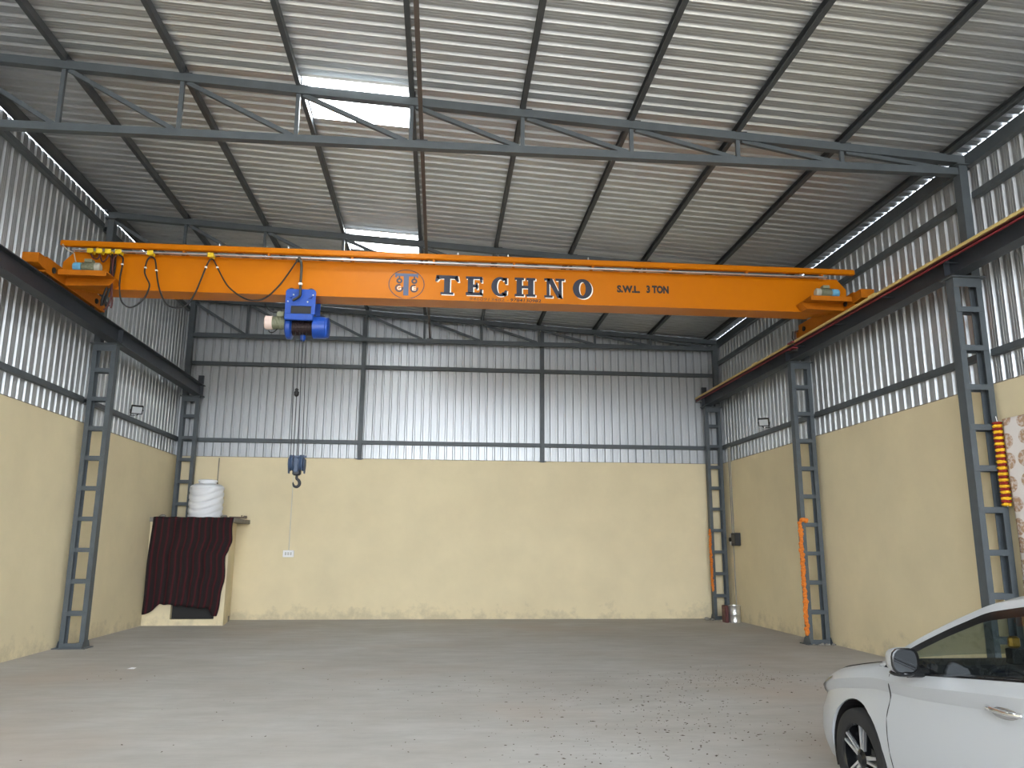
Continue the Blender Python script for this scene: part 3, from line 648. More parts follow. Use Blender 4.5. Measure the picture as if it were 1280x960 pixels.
def stripe_mat():
    m = mat('striped_dark_cloth', srgb(44, 32, 32), 0.9, spec=0.2)
    nt = m.node_tree; b = nt.nodes['Principled BSDF']; at = nt.nodes.new('ShaderNodeAttribute'); at.attribute_name = 'cloth_u'
    mu = nt.nodes.new('ShaderNodeMath'); mu.operation = 'MULTIPLY'; mu.inputs[1].default_value = 13.0; nt.links.new(at.outputs['Fac'], mu.inputs[0])
    fr = nt.nodes.new('ShaderNodeMath'); fr.operation = 'FRACT'; nt.links.new(mu.outputs[0], fr.inputs[0])
    cr_ = nt.nodes.new('ShaderNodeValToRGB'); cr_.color_ramp.interpolation = 'EASE'
    e = cr_.color_ramp.elements; e[0].position = 0.0; e[0].color = srgb(36, 32, 33); e[1].position = 0.42; e[1].color = srgb(40, 30, 31)
    for p, c in ((0.55, srgb(72, 26, 32)), (0.70, srgb(72, 26, 32)), (0.80, srgb(40, 30, 31)), (1.0, srgb(40, 34, 34))):
        q = e.new(p); q.color = c
    nt.links.new(fr.outputs[0], cr_.inputs[0]); nt.links.new(cr_.outputs[0], b.inputs['Base Color'])
    return m
def cloth(name, P, nu, nv, m, parent=None, thick=0.004, **kw):
    b = MB(); b.grid(P, nu, nv); o = b.build(name, m, parent, smooth=True, **kw)
    me = o.data; a = me.attributes.new('cloth_u', 'FLOAT', 'POINT'); a.data.foreach_set('value', [(k % nu) / (nu - 1) for k in range(nu * nv)])
    a2 = me.attributes.new('cloth_v', 'FLOAT', 'POINT'); a2.data.foreach_set('value', [(k // nu) / (nv - 1) for k in range(nu * nv)])
    md = o.modifiers.new('thickness', 'SOLIDIFY'); md.thickness = thick; md.offset = 0
    return o
def curtainP(i, j):
    u = i / 64; v = j / 40
    # outline follows the sagging, uneven cloth
    xl = -6.165 + (-0.0) * v + 0.01 * math.sin(v * 9) + (0.05 * (1 - v)); xr = -4.44 - 0.05 * min(1, max(0, (v - 0.34) / 0.06)) - 0.05 * min(1, max(0, (v - 0.42) / 0.05)) - 0.10 * max(0, (v - 0.7) / 0.3)
    xr += 0.012 * math.sin(v * 22)
    zt = 2.31 - 0.02 * math.sin(u * 7)
    zb = 0.42 if 0.17 < u < 0.93 else 0.24
    if u <= 0.17: zb = 0.235 + 0.14 * (u / 0.17) ** 2
    if 0.17 < u <= 0.22: zb = 0.375 + (u - 0.17) / 0.05 * 0.075
    if 0.22 < u <= 0.88: zb = 0.45 - 0.10 * (u - 0.22) / 0.66 + 0.012 * math.sin(u * 40)
    if u > 0.88: zb = 0.35 - 0.15 * min(1, (u - 0.88) / 0.06)
    x = xl + (xr - xl) * u
    if j < 5:   # part lying on the slab, folded over its front edge
        q = j / 5
        return (x, EY + 0.10 - 0.19 * q, 2.262 + 0.006 * math.sin(u * 30))
    vv = (j - 5) / 35
    y = EY - 0.095 - 0.022 * math.sin(u * 42 + 1.2 * math.sin(vv * 3)) * (0.35 + 0.65 * vv) - 0.015 * math.sin(u * 17 + vv * 2)
    return (x, y, 2.258 + (zb - 2.258) * vv)
cloth('curtain', curtainP, 65, 41, stripe_mat(), label='dark maroon striped cloth hung over the front of the corner cubicle', cat='curtain')

tk = thing('water_tank', 'white ribbed plastic water tank on top of the corner cubicle', 'water tank', (-5.21, 18.42, EZ + 0.09))
def tankP():
    z0 = EZ + 0.09; R_ = 0.365; b = MB(); V = []; nu = 72; prof = []
    for k in range(61):
        h = k / 60 * 0.76; prof.append(h)
    F = []
    for j, h in enumerate(prof):
        for i in range(nu):
            t = 2 * math.pi * i / nu
            s = math.sin((h * 1.0 + 0.10 * math.sin(1.5 * t + 1.2)) * 2 * math.pi / 0.15)
            r = R_ + 0.013 * min(0.3, s) * (1 if 0.05 < h < 0.68 else 0)
            if h > 0.68: r = R_ - 0.10 * ((h - 0.68) / 0.08) ** 2
            if h < 0.02: r = R_ - 0.01
            V.append((-5.21 + r * math.cos(t), 18.42 + r * math.sin(t), z0 + h))
    for j in range(60):
        for i in range(nu): k = (i + 1) % nu; F.append((j * nu + i, j * nu + k, (j + 1) * nu + k, (j + 1) * nu + i))
    F.append(tuple(range(nu - 1, -1, -1))); F.append(tuple(range(60 * nu, 61 * nu)))
    return b.add(V, F)
tankP().build('tank_body', mat('white_tank_plastic', srgb(226, 228, 232), 0.45), tk, smooth=50)
MB().lathe([(0.19, 0), (0.19, 0.05), (0.205, 0.055), (0.205, 0.085), (0.18, 0.10), (0.06, 0.11), (0, 0.11)], (-5.21, 18.42, EZ + 0.85), n=28).build('tank_lid', MATS['white_tank_plastic'], tk, smooth=40)
t = thing('inlet_pipe', 'thin grey pipe rising on the back wall behind the water tank', 'pipe', (-5.235, 19.28, 2.9))
MB().tube([(-5.235, WB - 0.012, 2.95), (-5.235, WB - 0.012, 3.70)], 0.011, 8).build('pipe', mat('grey_pipe', srgb(120, 116, 108), 0.6), t)
MB().tube([(-5.235, WB - 0.02, 2.98), (-5.235, WB - 0.02, 3.12)], 0.022, 8).build('coupling', MATS['rusty_pipe'], t)
for (x, y, r) in ((-6.02, 18.12, 0.06), (-4.72, 18.14, 0.06)):
    s_ = 'left' if x < -5.5 else 'right'
    MB().blob((x, y, EZ + 0.09 + r * 0.6), (r * 1.3, r, r * 0.65), 8, 6, 0.12).build('stone', CONC, label='small grey stone lying on the cubicle slab, ' + s_ + ' of the tank', cat='stone', group='stones on the cubicle slab')

# switch box with its wire on the back wall
t = thing('switch_box', 'small white switch box low on the back wall below the hook', 'switch box', (-3.49, WB, 1.40))
MB().bbox(-3.615, -3.365, WB - 0.05, WB - 0.001, 1.405, 1.565, 0.01).build('box', WHITEP, t)
for x in (-3.55, -3.49, -3.43): MB().box(x - 0.018, x + 0.018, WB - 0.056, WB - 0.05, 1.45, 1.52).build('rocker', mat('grey_rocker', srgb(190, 188, 184), 0.4), t)
MB().tube([(-3.49, WB - 0.012, 1.565), (-3.485, WB - 0.012, 3.72)], 0.010, 6).build('wire', mat('white_wire', srgb(206, 202, 192), 0.5), t)

# flood lights clamped on the girts
def flood(x, y, z, s, label):
    t = thing('flood_light', label, 'flood light', (x, y, z), 'small flood lights on the side girts')
    MB().box(min(x, x + s * 0.10), max(x, x + s * 0.10), y - 0.015, y + 0.015, z, z + 0.012).build('arm', DARK, t)
    c = Vector((x + s * 0.14, y - 0.02, z + 0.12)); n = Vector((s * 0.45, -0.75, -0.45)).normalized(); r = n.cross(Vector((0, 0, 1))).normalized(); u = r.cross(n)
    def slab(w_, h_, d0, d1):
        b = MB(); V = [c + r * (i * w_) + u * (k * h_) + n * d for d in (d0, d1) for i, k in ((-1, -1), (1, -1), (1, 1), (-1, 1))]
        return b.add(V, [(3, 2, 1, 0), (4, 5, 6, 7), (0, 1, 5, 4), (1, 2, 6, 5), (2, 3, 7, 6), (3, 0, 4, 7)])
    slab(0.11, 0.085, -0.03, 0.02).build('housing', DARK, t)
    slab(0.09, 0.065, 0.0201, 0.0235).build('lens', mat('flood_lens', srgb(196, 200, 204), 0.25), t)
    b = MB()
    for q in (-1, 1): b.beam(c + r * (q * 0.12), Vector((x + s * 0.08, y, z + 0.01)) + r * (q * 0.05), 0.012, 0.02)
    b.build('yoke', DARK, t)
flood(WL + 0.03, 16.1, 4.175, 1, 'small black flood light on the left wall girt')
flood(WR - 0.05, 16.1, 4.175, -1, 'small black flood light on the right wall girt')

# meter box and conduits on the right wall, steel drum below
t = thing('meter_box', 'black electric box with a socket on the right wall by the corner column', 'electric box', (6.95, 18.45, 1.72))
MB().bbox(6.88, WR - 0.001, 18.22, 18.48, 1.72, 2.02, 0.012).build('box', mat('black_box', srgb(44, 44, 46), 0.5), t)
MB().box(6.876, 6.88, 18.26, 18.44, 1.78, 1.97).build('door', mat('dark_box_door', srgb(62, 62, 60), 0.4), t)
MB().bbox(6.93, WR - 0.001, 18.56, 18.72, 1.74, 2.0, 0.012).build('socket_plate', mat('pale_socket', srgb(206, 200, 196), 0.5), t)
MB().lathe([(0.05, -0.03), (0.05, 0)], (6.93, 18.64, 1.87), 'x', 14).build('socket', DARK, t)
for y, z0, z1 in ((18.60, 2.0, 4.08), (18.66, 0.03, 1.74), (18.70, 2.0, 4.08)):
    MB().tube([(WR - 0.018, y, z0), (WR - 0.018, y, z1)], 0.014, 8).build('conduit', mat('grey_conduit', srgb(150, 146, 134), 0.6), t)
t = thing('steel_drum', 'shiny steel drum on the floor in the back right corner', 'drum', (6.79, 18.25, 0))
MB().lathe([(0.0, 0.0), (0.135, 0.0), (0.14, 0.01), (0.135, 0.02), (0.135, 0.17), (0.14, 0.18), (0.135, 0.19), (0.135, 0.36), (0.14, 0.37), (0.14, 0.385), (0.13, 0.385), (0.128, 0.37), (0, 0.37)], (6.79, 18.25, 0), n=28).build('drum_body', GALV, t, smooth=30)
MB().tube([(6.77, 18.125, 0.34), (6.76, 18.09, 0.30), (6.76, 18.09, 0.26), (6.77, 18.12, 0.22)], 0.006, 6).build('handle', GALV, t)
MB().bbox(6.55, 6.635, 18.2, 18.42, 0, 0.38, 0.01).build('box', mat('maroon_tin', srgb(92, 44, 44), 0.5, var=0.3, vscale=10), label='dark maroon tin standing beside the steel drum', cat='tin')
for k, (x, y, r) in enumerate(((6.35, 18.9, 0.055), (6.45, 18.8, 0.04))):
    MB().blob((x, y, r * 0.6), (r * 1.2, r, r * 0.65), 8, 6, 0.15).build('rubble_stone', CONC, label=('larger' if k == 0 else 'smaller') + ' grey rubble stone at the foot of the back right column', cat='stone')

# garlands
ORG = mat('orange_marigold', srgb(226, 136, 52), 0.9, var=0.3, vscale=40, col2=srgb(200, 104, 30))
YEL = mat('yellow_marigold', srgb(250, 196, 40), 0.85, var=0.2, vscale=40)
RED = mat('red_flower', srgb(140, 34, 24), 0.85, var=0.3, vscale=40)
def garland(path, r, step, name, label, seed):
    random.seed(seed); b = MB(); P = [Vector(p) for p in path]
    for a, c in zip(P[:-1], P[1:]):
        n = max(1, int((c - a).length / step))
        for k in range(n):
            p = a.lerp(c, k / n)
            for q in range(2): b.blob(p + Vector((random.uniform(-1, 1), random.uniform(-1, 1), random.uniform(-1, 1))) * r * 0.35, [r * random.uniform(0.75, 1.05)] * 3, 6, 5, 0.22)
    b.build(name, ORG, label=label, cat='garland', group='orange marigold garlands')
garland([(6.66, 14.05, 2.16), (6.55, 14.03, 2.17), (6.525, 14.03, 2.1), (6.53, 14.03, 0.14)], 0.042, 0.045, 'marigold_garland', 'long orange marigold garland down the middle right column', 3)
garland([(6.545, 18.98, 2.1), (6.555, 18.97, 0.64)], 0.034, 0.045, 'marigold_garland', 'thin orange marigold garland on the back right corner column', 4)
gt = thing('flower_garland', 'yellow and red flower garland hanging beside the printed cloth', 'garland', (6.91, 9.17, 2.18))
random.seed(11)
NT = 14
for k in range(NT * 2):
    z = 3.22 - (k + 0.5) * (1.04 / (NT * 2)); b = MB(); 
    for q in range(5):
        a = q * 1.256; b.blob((6.905 + 0.02 * math.cos(a), 9.165 + 0.022 * math.sin(a), z), (0.042, 0.042, 0.022), 6, 5, 0.2)
    b.build('flower_tuft', RED if k % 2 == 0 else YEL, gt)
MB().tube([(6.9, 9.17, 3.29), (6.905, 9.155, 3.2), (6.905, 9.155, 2.17)], 0.005, 5).build('string', WHITEP, gt)

# printed cloth beside the near right column
def print_mat():
    m = mat('printed_white_cloth', srgb(226, 220, 216), 0.8, spec=0.3)
    nt = m.node_tree; b = nt.nodes['Principled BSDF']
    au = nt.nodes.new('ShaderNodeAttribute'); au.attribute_name = 'cloth_u'; av = nt.nodes.new('ShaderNodeAttribute'); av.attribute_name = 'cloth_v'
    cb = nt.nodes.new('ShaderNodeCombineXYZ')
    for s, k, q in ((au, 0, 1.9), (av, 1, 2.6)):
        mm = nt.nodes.new('ShaderNodeMath'); mm.operation = 'MULTIPLY'; mm.inputs[1].default_value = q; nt.links.new(s.outputs['Fac'], mm.inputs[0]); nt.links.new(mm.outputs[0], cb.inputs[k])
    vo = nt.nodes.new('ShaderNodeTexVoronoi'); vo.inputs['Scale'].default_value = 4.2; vo.inputs['Randomness'].default_value = 0.25
    nt.links.new(cb.outputs[0], vo.inputs['Vector'])
    r = nt.nodes.new('ShaderNodeValToRGB'); e = r.color_ramp.elements
    e[0].position = 0.0; e[0].color = srgb(196, 170, 146); e[1].position = 0.10; e[1].color = srgb(176, 142, 114)
    for p, c in ((0.14, srgb(218, 202, 190)), (0.19, srgb(184, 152, 126)), (0.39, srgb(178, 146, 120)), (0.42, srgb(228, 222, 218)), (1.0, srgb(230, 224, 220))):
        q = e.new(p); q.color = c
    nt.links.new(vo.outputs['Distance'], r.inputs[0])
    n = nt.nodes.new('ShaderNodeTexNoise'); n.inputs['Scale'].default_value = 26; nt.links.new(cb.outputs[0], n.inputs['Vector'])
    mr = nt.nodes.new('ShaderNodeMapRange'); mr.inputs[1].default_value = 0.48; mr.inputs[2].default_value = 0.56; nt.links.new(n.outputs[0], mr.inputs[0])
    mx = nt.nodes.new('ShaderNodeMix'); mx.data_type = 'RGBA'; mx.inputs[7].default_value = srgb(230, 224, 220)
    mm = nt.nodes.new('ShaderNodeMath'); mm.operation = 'MULTIPLY'; mm.inputs[1].default_value = 0.55; nt.links.new(mr.outputs[0], mm.inputs[0])
    nt.links.new(mm.outputs[0], mx.inputs[0]); nt.links.new(r.outputs[0], mx.inputs[6]); nt.links.new(mx.outputs[2], b.inputs['Base Color'])
    return m
def tapP(i, j):
    u = i / 70; v = j / 50
    z = 3.24 - 2.75 * v
    y = 9.10 - 2.3 * u
    pull = max(0, v - 0.28) / 0.72
    y = 9.07 - 2.3 * u - 0.05 * pull
    x = 6.905 + 0.03 * math.sin(u * 36 + 5 * v) * pull ** 0.7 + 0.012 * math.sin(u * 60 - 9 * v) * pull + 0.004 * math.sin(u * 11)
    return (x, y, z)
cloth('printed_cloth', tapP, 71, 51, print_mat(), thick=0.003, label='white cloth with tan medallion print hanging at the near right column', cat='cloth')

# crumbs of dry leaves and grit scattered over the floor (too many to count)
random.seed(5); b = MB()
def crumb(x, y, s):
    a = random.uniform(0, 6.28); c_, s_ = math.cos(a), math.sin(a); L = s * random.uniform(0.7, 2.0); W_ = s * random.uniform(0.4, 0.9); h = s * random.uniform(0.15, 0.5)
    V = [(-L, 0, 0.001), (0, -W_, 0.001), (L, 0, 0.001), (0, W_, 0.001), (0, 0, h + 0.002)]
    b.add([(x + p[0] * c_ - p[1] * s_, y + p[0] * s_ + p[1] * c_, p[2]) for p in V], [(0, 1, 4), (1, 2, 4), (2, 3, 4), (3, 0, 4), (3, 2, 1, 0)])
for cx, cy, sx, sy, n in ((3.9, 10.45, 0.55, 0.35, 150), (3.1, 10.3, 0.7, 0.5, 90), (2.4, 7.6, 0.7, 0.9, 260), (1.4, 7.2, 0.7, 0.8, 150), (2.4, 9.0, 0.9, 0.7, 150), (1.0, 10.0, 0.9, 0.6, 70), (0.2, 8.5, 1.5, 1.5, 60), (-4.0, 11.2, 0.25, 0.3, 9), (-1.5, 9, 2, 2, 40), (4.4, 11.2, 0.6, 0.6, 30)):
    for k in range(n):
        x, y = random.gauss(cx, sx), random.gauss(cy, sy)
        if y > 5.2 and not (x > 2.55 and y < 6.3): crumb(x, y, random.choice((0.005, 0.007, 0.009, 0.012)))
b.build('leaf_litter', mat('dry_leaf_crumbs', srgb(84, 66, 54), 0.9, var=0.4, vscale=30), label='dark crumbs of dry leaves and grit scattered on the floor', cat='litter', kind='stuff', origin=(0, 0, 0))
b = MB(); b.add([(-4.2, 11.78, 0.002), (-4.1, 11.76, 0.002), (-4.09, 11.83, 0.012), (-4.17, 11.85, 0.004), (-4.14, 11.80, 0.02)], [(0, 1, 4), (1, 2, 4), (2, 3, 4), (3, 0, 4)])
b.build('paper_scrap', WHITEP, label='tiny white paper scrap on the floor at left', cat='paper')
for k in range(9):
    random.seed(40 + k); x, y = 6.6 + random.uniform(-0.02, 0.38), 13.93 + random.uniform(-0.05, 0.05); r = random.uniform(0.018, 0.032)
    MB().blob((x, y, r * 0.7), (r * 1.2, r, r * 0.75), 7, 5, 0.15).build('mortar_lump', CONC, label='small grey mortar lump at the foot of the garlanded column', cat='stone', group='mortar lumps at the column foot')

# ------------------------------------------------------------------ white hatchback, nose towards the back wall
XC, YN = 3.63, 6.12
car = thing('car', 'white hatchback car parked at the right, cut off by the frame', 'car', (XC, YN - 2.0, 0))
PAINT = mat('white_car_paint', srgb(168, 171, 175), 0.3, 0.0, coat=0.15)
GLOSSB = mat('gloss_black_trim', srgb(16, 17, 19), 0.2)
RUB = mat('tyre_rubber', srgb(30, 30, 31), 0.75, var=0.2, vscale=12)
TRIM = mat('dark_interior', srgb(34, 35, 38), 0.7)
CHR = mat('chrome', (0.8, 0.8, 0.8, 1), 0.12, 1.0)
ALLOY = mat('machined_alloy', (0.75, 0.76, 0.78, 1), 0.28, 0.9)
def glass_mat(name, tint, k):
    m = bpy.data.materials.new(name); m.use_nodes = True; nt = m.node_tree
    for n in list(nt.nodes): nt.nodes.remove(n)
    o = nt.nodes.new('ShaderNodeOutputMaterial'); g = nt.nodes.new('ShaderNodeBsdfGlossy'); tr = nt.nodes.new('ShaderNodeBsdfTransparent'); mx = nt.nodes.new('ShaderNodeMixShader'); lw = nt.nodes.new('ShaderNodeLayerWeight'); pw = nt.nodes.new('ShaderNodeMath'); fr = nt.nodes.new('ShaderNodeMath')
    g.inputs['Roughness'].default_value = 0.02; tr.inputs[0].default_value = tint; lw.inputs[0].default_value = 0.5; pw.operation = 'POWER'; pw.inputs[1].default_value = 4.0; nt.links.new(lw.outputs['Facing'], pw.inputs[0]); fr.operation = 'MULTIPLY_ADD'; fr.inputs[1].default_value = 0.7; fr.inputs[2].default_value = k; nt.links.new(pw.outputs[0], fr.inputs[0])
    nt.links.new(fr.outputs[0], mx.inputs[0]); nt.links.new(tr.outputs[0], mx.inputs[1]); nt.links.new(g.outputs[0], mx.inputs[2]); nt.links.new(mx.outputs[0], o.inputs[0])
    return m
GLASS = glass_mat('car_glass', (0.62, 0.68, 0.67, 1), 0.045)
def K(keys):
    xs = [k[0] for k in keys]; ys = [k[1] for k in keys]
    return lambda s: float(np.mean([np.interp(s + d, xs, ys) for d in (-0.06, -0.03, 0, 0.03, 0.06)])) if 0.12 < s < 3.85 else float(np.interp(s, xs, ys))
fw = K([(0, .52), (.03, .65), (.08, .73), (.16, .79), (.3, .84), (.5, .868), (.8, .884), (1.2, .888), (2, .888), (3, .888), (3.4, .872), (3.7, .83), (3.9, .74), (3.97, .64), (4, .5)])
fzt = K([(0, .56), (.03, .66), (.1, .735), (.2, .785), (.5, .87), (.8, .925), (1.03, .965), (1.2, .98), (3.5, 1.10), (3.8, 1.06), (4, .9)])
fzb = K([(0, .50), (.05, .62), (.1, .68), (.2, .735), (.5, .825), (.8, .885), (1.02, .925), (1.5, .948), (2.0, 1.005), (2.4, 1.048), (3.0, 1.085), (3.4, 1.10), (3.8, 1.05), (3.95, .9), (4, .8)])
def section(s):
    w_ = fw(s); zb = fzb(s); zt = fzt(s)
    k = min(1, max(0, s / 0.25)) if s < 2 else min(1, max(0, (4.0 - s) / 0.25))
    lo = 0.20 + 0.06 * (1 - k)
    if 1.06 < s < 3.55: top = [(0, .5), (.3, .5), (w_ - .19, .5), (w_ - .15, zb - .1), (w_ - .125, zb - .008)]
    else: top = [(0, zt), (.4 * w_, zt - .005), (.72 * w_, zt - .02 - .3 * max(0, zt - zb - .02)), (w_ - .17, zb + .022), (w_ - .105, zb + .012)]
    zz = lambda f: lo + (zb - lo) * f
    side = [(w_ - .072, zb - .004), (w_ - .050, zb - .03), (w_ - .028, zz(.90)), (w_ - .030, zz(.885)), (w_ - .055, zz(.80)), (w_ - .038, zz(.71)), (w_ - .012, zz(.60)), (w_ - .003, zz(.46)), (w_, zz(.34)), (w_ - .012, zz(.20)), (w_ - .025, zz(.13)), (w_ - .05, zz(.03)), (w_ - .09, lo), (w_ - .3, lo - .03), (0, lo - .03)]
    return top + side
def cpt(s, t, z): return (XC - t, YN - s, z)
st = [0, .012, .03, .055, .08, .12, .16, .21, .26, .32] + list(np.arange(.38, 1.05, .06)) + [1.055, 1.065] + list(np.arange(1.12, 3.5, .08)) + [3.545, 3.555] + list(np.arange(3.6, 3.86, .06)) + [3.9, 3.94, 3.97, 3.99, 4.0]
secs = [section(s) for s in st]; npt = len(secs[0]); full = 2 * npt - 2
V = []
for s, sec in zip(st, secs):
    loop = sec + [(-p[0], p[1]) for p in sec[-2:0:-1]]
    V += [cpt(s, p[0], p[1]) for p in loop]
F = []
for i in range(len(st) - 1):
    for k in range(full):
        k2 = (k + 1) % full; F.append((i * full + k, i * full + k2, (i + 1) * full + k2, (i + 1) * full + k))
F.append(tuple(range(full - 1, -1, -1))); F.append(tuple(range((len(st) - 1) * full, len(st) * full)))
bm_ = MB(); bm_.add(V, F); body = bm_.build('body_shell', PAINT, car)
# wheel arches cut out of the shell
WS = (0.80, 3.38)
bpy.context.view_layer.update()
cutters = []
for s in WS:
    for sd in (1, -1):
        c = MB(); c.lathe([(0.365, 0), (0.365, 0.5)], (XC - sd * (0.6 + (0.5 if sd > 0 else 0)), YN - s, 0.315), 'x', 40)
        o = c.build('cutter', PAINT); cutters.append(o)
        md = body.modifiers.new('arch', 'BOOLEAN'); md.operation = 'DIFFERENCE'; md.object = o; md.solver = 'EXACT'
# make normals consistent for the boolean
import bmesh
for o in [body] + cutters:
    q = bmesh.new(); q.from_mesh(o.data); bmesh.ops.recalc_face_normals(q, faces=q.faces); q.to_mesh(o.data); q.free()
bpy.context.view_layer.update()
me = bpy.data.meshes.new_from_object(body.evaluated_get(bpy.context.evaluated_depsgraph_get()))
body.modifiers.clear(); body.data = me
me.polygons.foreach_set('use_smooth', [True] * len(me.polygons)); me.set_sharp_from_angle(angle=math.radians(28))
for o in cutters: bpy.data.objects.remove(o)
for s in WS:
    for sd in (1, -1):
        b = MB(); n = 24; V = []; F = []
        for k in range(n + 1):
            a = math.radians(-20 + 220 * k / n)
            for t in (0.60, 0.845): V.append(cpt(s - 0.358 * math.cos(a), sd * t, 0.315 + 0.358 * math.sin(a)))
        for k in range(n): F.append((2 * k, 2 * k + 1, 2 * k + 3, 2 * k + 2))
        b.add(V, F); b.build('arch_liner', GLOSSB if False else DARK, car)
def side_point(s, z):
    sec = section(s)[5:18]; zs = [p[1] for p in sec][::-1]; ts = [p[0] for p in sec][::-1]
    return float(np.interp(z, zs, ts))
# wheels
def wheel(s, sd):
    c = cpt(s, sd * 0.772, 0.312); wt = thing_part('wheel', car, c); d = -sd   # outward is -x for the left side (sd=+1)
    L = lambda prof: [(r, d * h) for r, h in prof]
    MB().lathe(L([(0.212, -0.09), (0.25, -0.098), (0.295, -0.09), (0.309, -0.07), (0.311, -0.02), (0.304, -0.018), (0.304, -0.012), (0.311, -0.01), (0.311, 0.02), (0.304, 0.022), (0.304, 0.028), (0.311, 0.03), (0.309, 0.07), (0.297, 0.09), (0.262, 0.1), (0.225, 0.092), (0.21, 0.085)]), c, 'x', 48, cap=False).build('tyre', RUB, wt, smooth=35)
    MB().lathe(L([(0.06, 0.0), (0.19, 0.0), (0.2, 0.02), (0.203, 0.075), (0.214, 0.088)]), c, 'x', 40, cap=False).build('rim', GLOSSB, wt, smooth=35)
    for k in range(5):
        a0 = 2 * math.pi * k / 5 + 0.35
        def pt(a, r, h): return (c[0] + d * h, c[1] + r * math.cos(a), c[2] + r * math.sin(a))
        b = MB()
        def blade(pa, ra, pb, rb, w0, w1, h0, h1):
            A = np.array([ra * math.cos(pa), ra * math.sin(pa)]); B = np.array([rb * math.cos(pb), rb * math.sin(pb)]); q = (B - A) / np.linalg.norm(B - A); nn = np.array([-q[1], q[0]])
            vs = []
            for h_off in (-0.03, 0):
                for Pp, w_, h in ((A, w0, h0), (B, w1, h1)):
                    for sg in (-1, 1): vs.append((c[0] + d * (h + h_off), c[1] + Pp[0] + sg * nn[0] * w_, c[2] + Pp[1] + sg * nn[1] * w_))
            return vs, [(0, 1, 3, 2), (4, 6, 7, 5), (0, 2, 6, 4), (1, 5, 7, 3), (2, 3, 7, 6), (0, 4, 5, 1)]
        b.add(*blade(a0, 0.05, a0 + 0.05, 0.208, 0.013, 0.008, 0.07, 0.082)); b.build('spoke', ALLOY, wt)
        b = MB(); b.add(*blade(a0 + 0.42, 0.05, a0 + 0.30, 0.208, 0.009, 0.006, 0.07, 0.082)); b.build('spoke', ALLOY, wt)
        b = MB(); b.add(*blade(a0 + 0.21, 0.04, a0 + 0.17, 0.205, 0.03, 0.045, 0.055, 0.066)); b.build('spoke_web', GLOSSB, wt)
    MB().lathe(L([(0.0, 0.085), (0.03, 0.085), (0.036, 0.08), (0.06, 0.07), (0.065, 0.03)][::-1]), c, 'x', 20).build('hub_cap', GLOSSB, wt, smooth=35)
for s in WS:
    for sd in (1, -1): wheel(s, sd)
# greenhouse
frz = K([(1.06, .94), (1.25, 1.06), (1.45, 1.16), (1.65, 1.25), (1.95, 1.365), (2.25, 1.418), (2.6, 1.435), (3.0, 1.42), (3.4, 1.36), (3.6, 1.27), (3.8, 1.09)])
frt = K([(1.0, .80), (1.3, .745), (1.6, .69), (1.9, .655), (2.3, .635), (3.0, .625), (3.4, .63), (3.8, .70)])
fbul = K([(1.0, .035), (1.3, .07), (1.6, .085), (1.9, .085), (2.5, .08), (3.4, .08), (3.8, .03)])
def sideP(s, v, sd):
    tb, zb = fw(s) - .085, fzb(s) - .006; tr_, zr = frt(s), frz(s); k = v + 0.0
    t = tb + (tr_ - tb) * v + .018 * math.sin(math.pi * v); z = zb + (zr - zb) * v
    return cpt(s, sd * t, max(z, zb))
def topP(s, q):
    """q from -1 (right rail) to 1 (left rail)"""
    return cpt(s, q * frt(s), frz(s) + fbul(s) * (1 - abs(q) ** 2.2))
ss = list(np.arange(1.06, 3.79, .04)); GAP = [0, .02, .042, .065, .09]
def vrow(s, j):
    h = max(1e-3, frz(s) - fzb(s) + .006)
    if j < 5: return 1 - min(GAP[j], h) / h
    rest = max(0, h - GAP[-1]); f = [.16, .33, .5, .67, .84, .96, 1.0][j - 5]
    return max(0, rest * (1 - f)) / h
vv = range(12)
for sd in (1, -1):
    cls = {}
    for i in range(len(ss) - 1):
        sm = (ss[i] + ss[i + 1]) / 2
        for j in range(len(vv) - 1):
            if sm > 3.28: c = 'rear_pillar'
            elif j < 2: c = 'roof_rail'
            elif sm < 1.44 or j < 4 or j == 10 or abs(sm - 2.42) < 0.05 or sm > 3.2: c = 'window_frame'
            elif sm < 2.42: c = 'front_window'
            else: c = 'rear_side_window'
            cls.setdefault(c, []).append((i, j))
    for c, L in cls.items():
        b = MB()
        for i, j in L: b.add([sideP(ss[i], vrow(ss[i], j), sd), sideP(ss[i + 1], vrow(ss[i + 1], j), sd), sideP(ss[i + 1], vrow(ss[i + 1], j + 1), sd), sideP(ss[i], vrow(ss[i], j + 1), sd)], [(0, 1, 2, 3)])
        b.build(c, {'rear_pillar': PAINT, 'roof_rail': PAINT, 'window_frame': GLOSSB}.get(c, GLASS), car)
qq = [-1, -.95, -.9, -.8, -.6, -.4, -.2, 0, .2, .4, .6, .8, .9, .95, 1]
cls = {}
for i in range(len(ss) - 1):
    sm = (ss[i] + ss[i + 1]) / 2
    for j in range(len(qq) - 1):
        qm = abs(qq[j] + qq[j + 1]) / 2
        if qm > .9: c = 'roof'
        elif sm < 1.86: c = 'windshield'
        elif sm > 3.36: c = 'rear_screen'
        else: c = 'roof'
        cls.setdefault(c, []).append((i, j))
for c, L in cls.items():
    b = MB(); idx = {}
    for i, j in L:
        f = []
        for a, d in ((i, j), (i + 1, j), (i + 1, j + 1), (i, j + 1)):
            if (a, d) not in idx: idx[(a, d)] = len(b.v); b.v.append(topP(ss[a], qq[d]))
            f.append(idx[(a, d)])
        b.f.append(tuple(f))
    b.build(c, PAINT if c == 'roof' else GLASS, car, smooth=True)
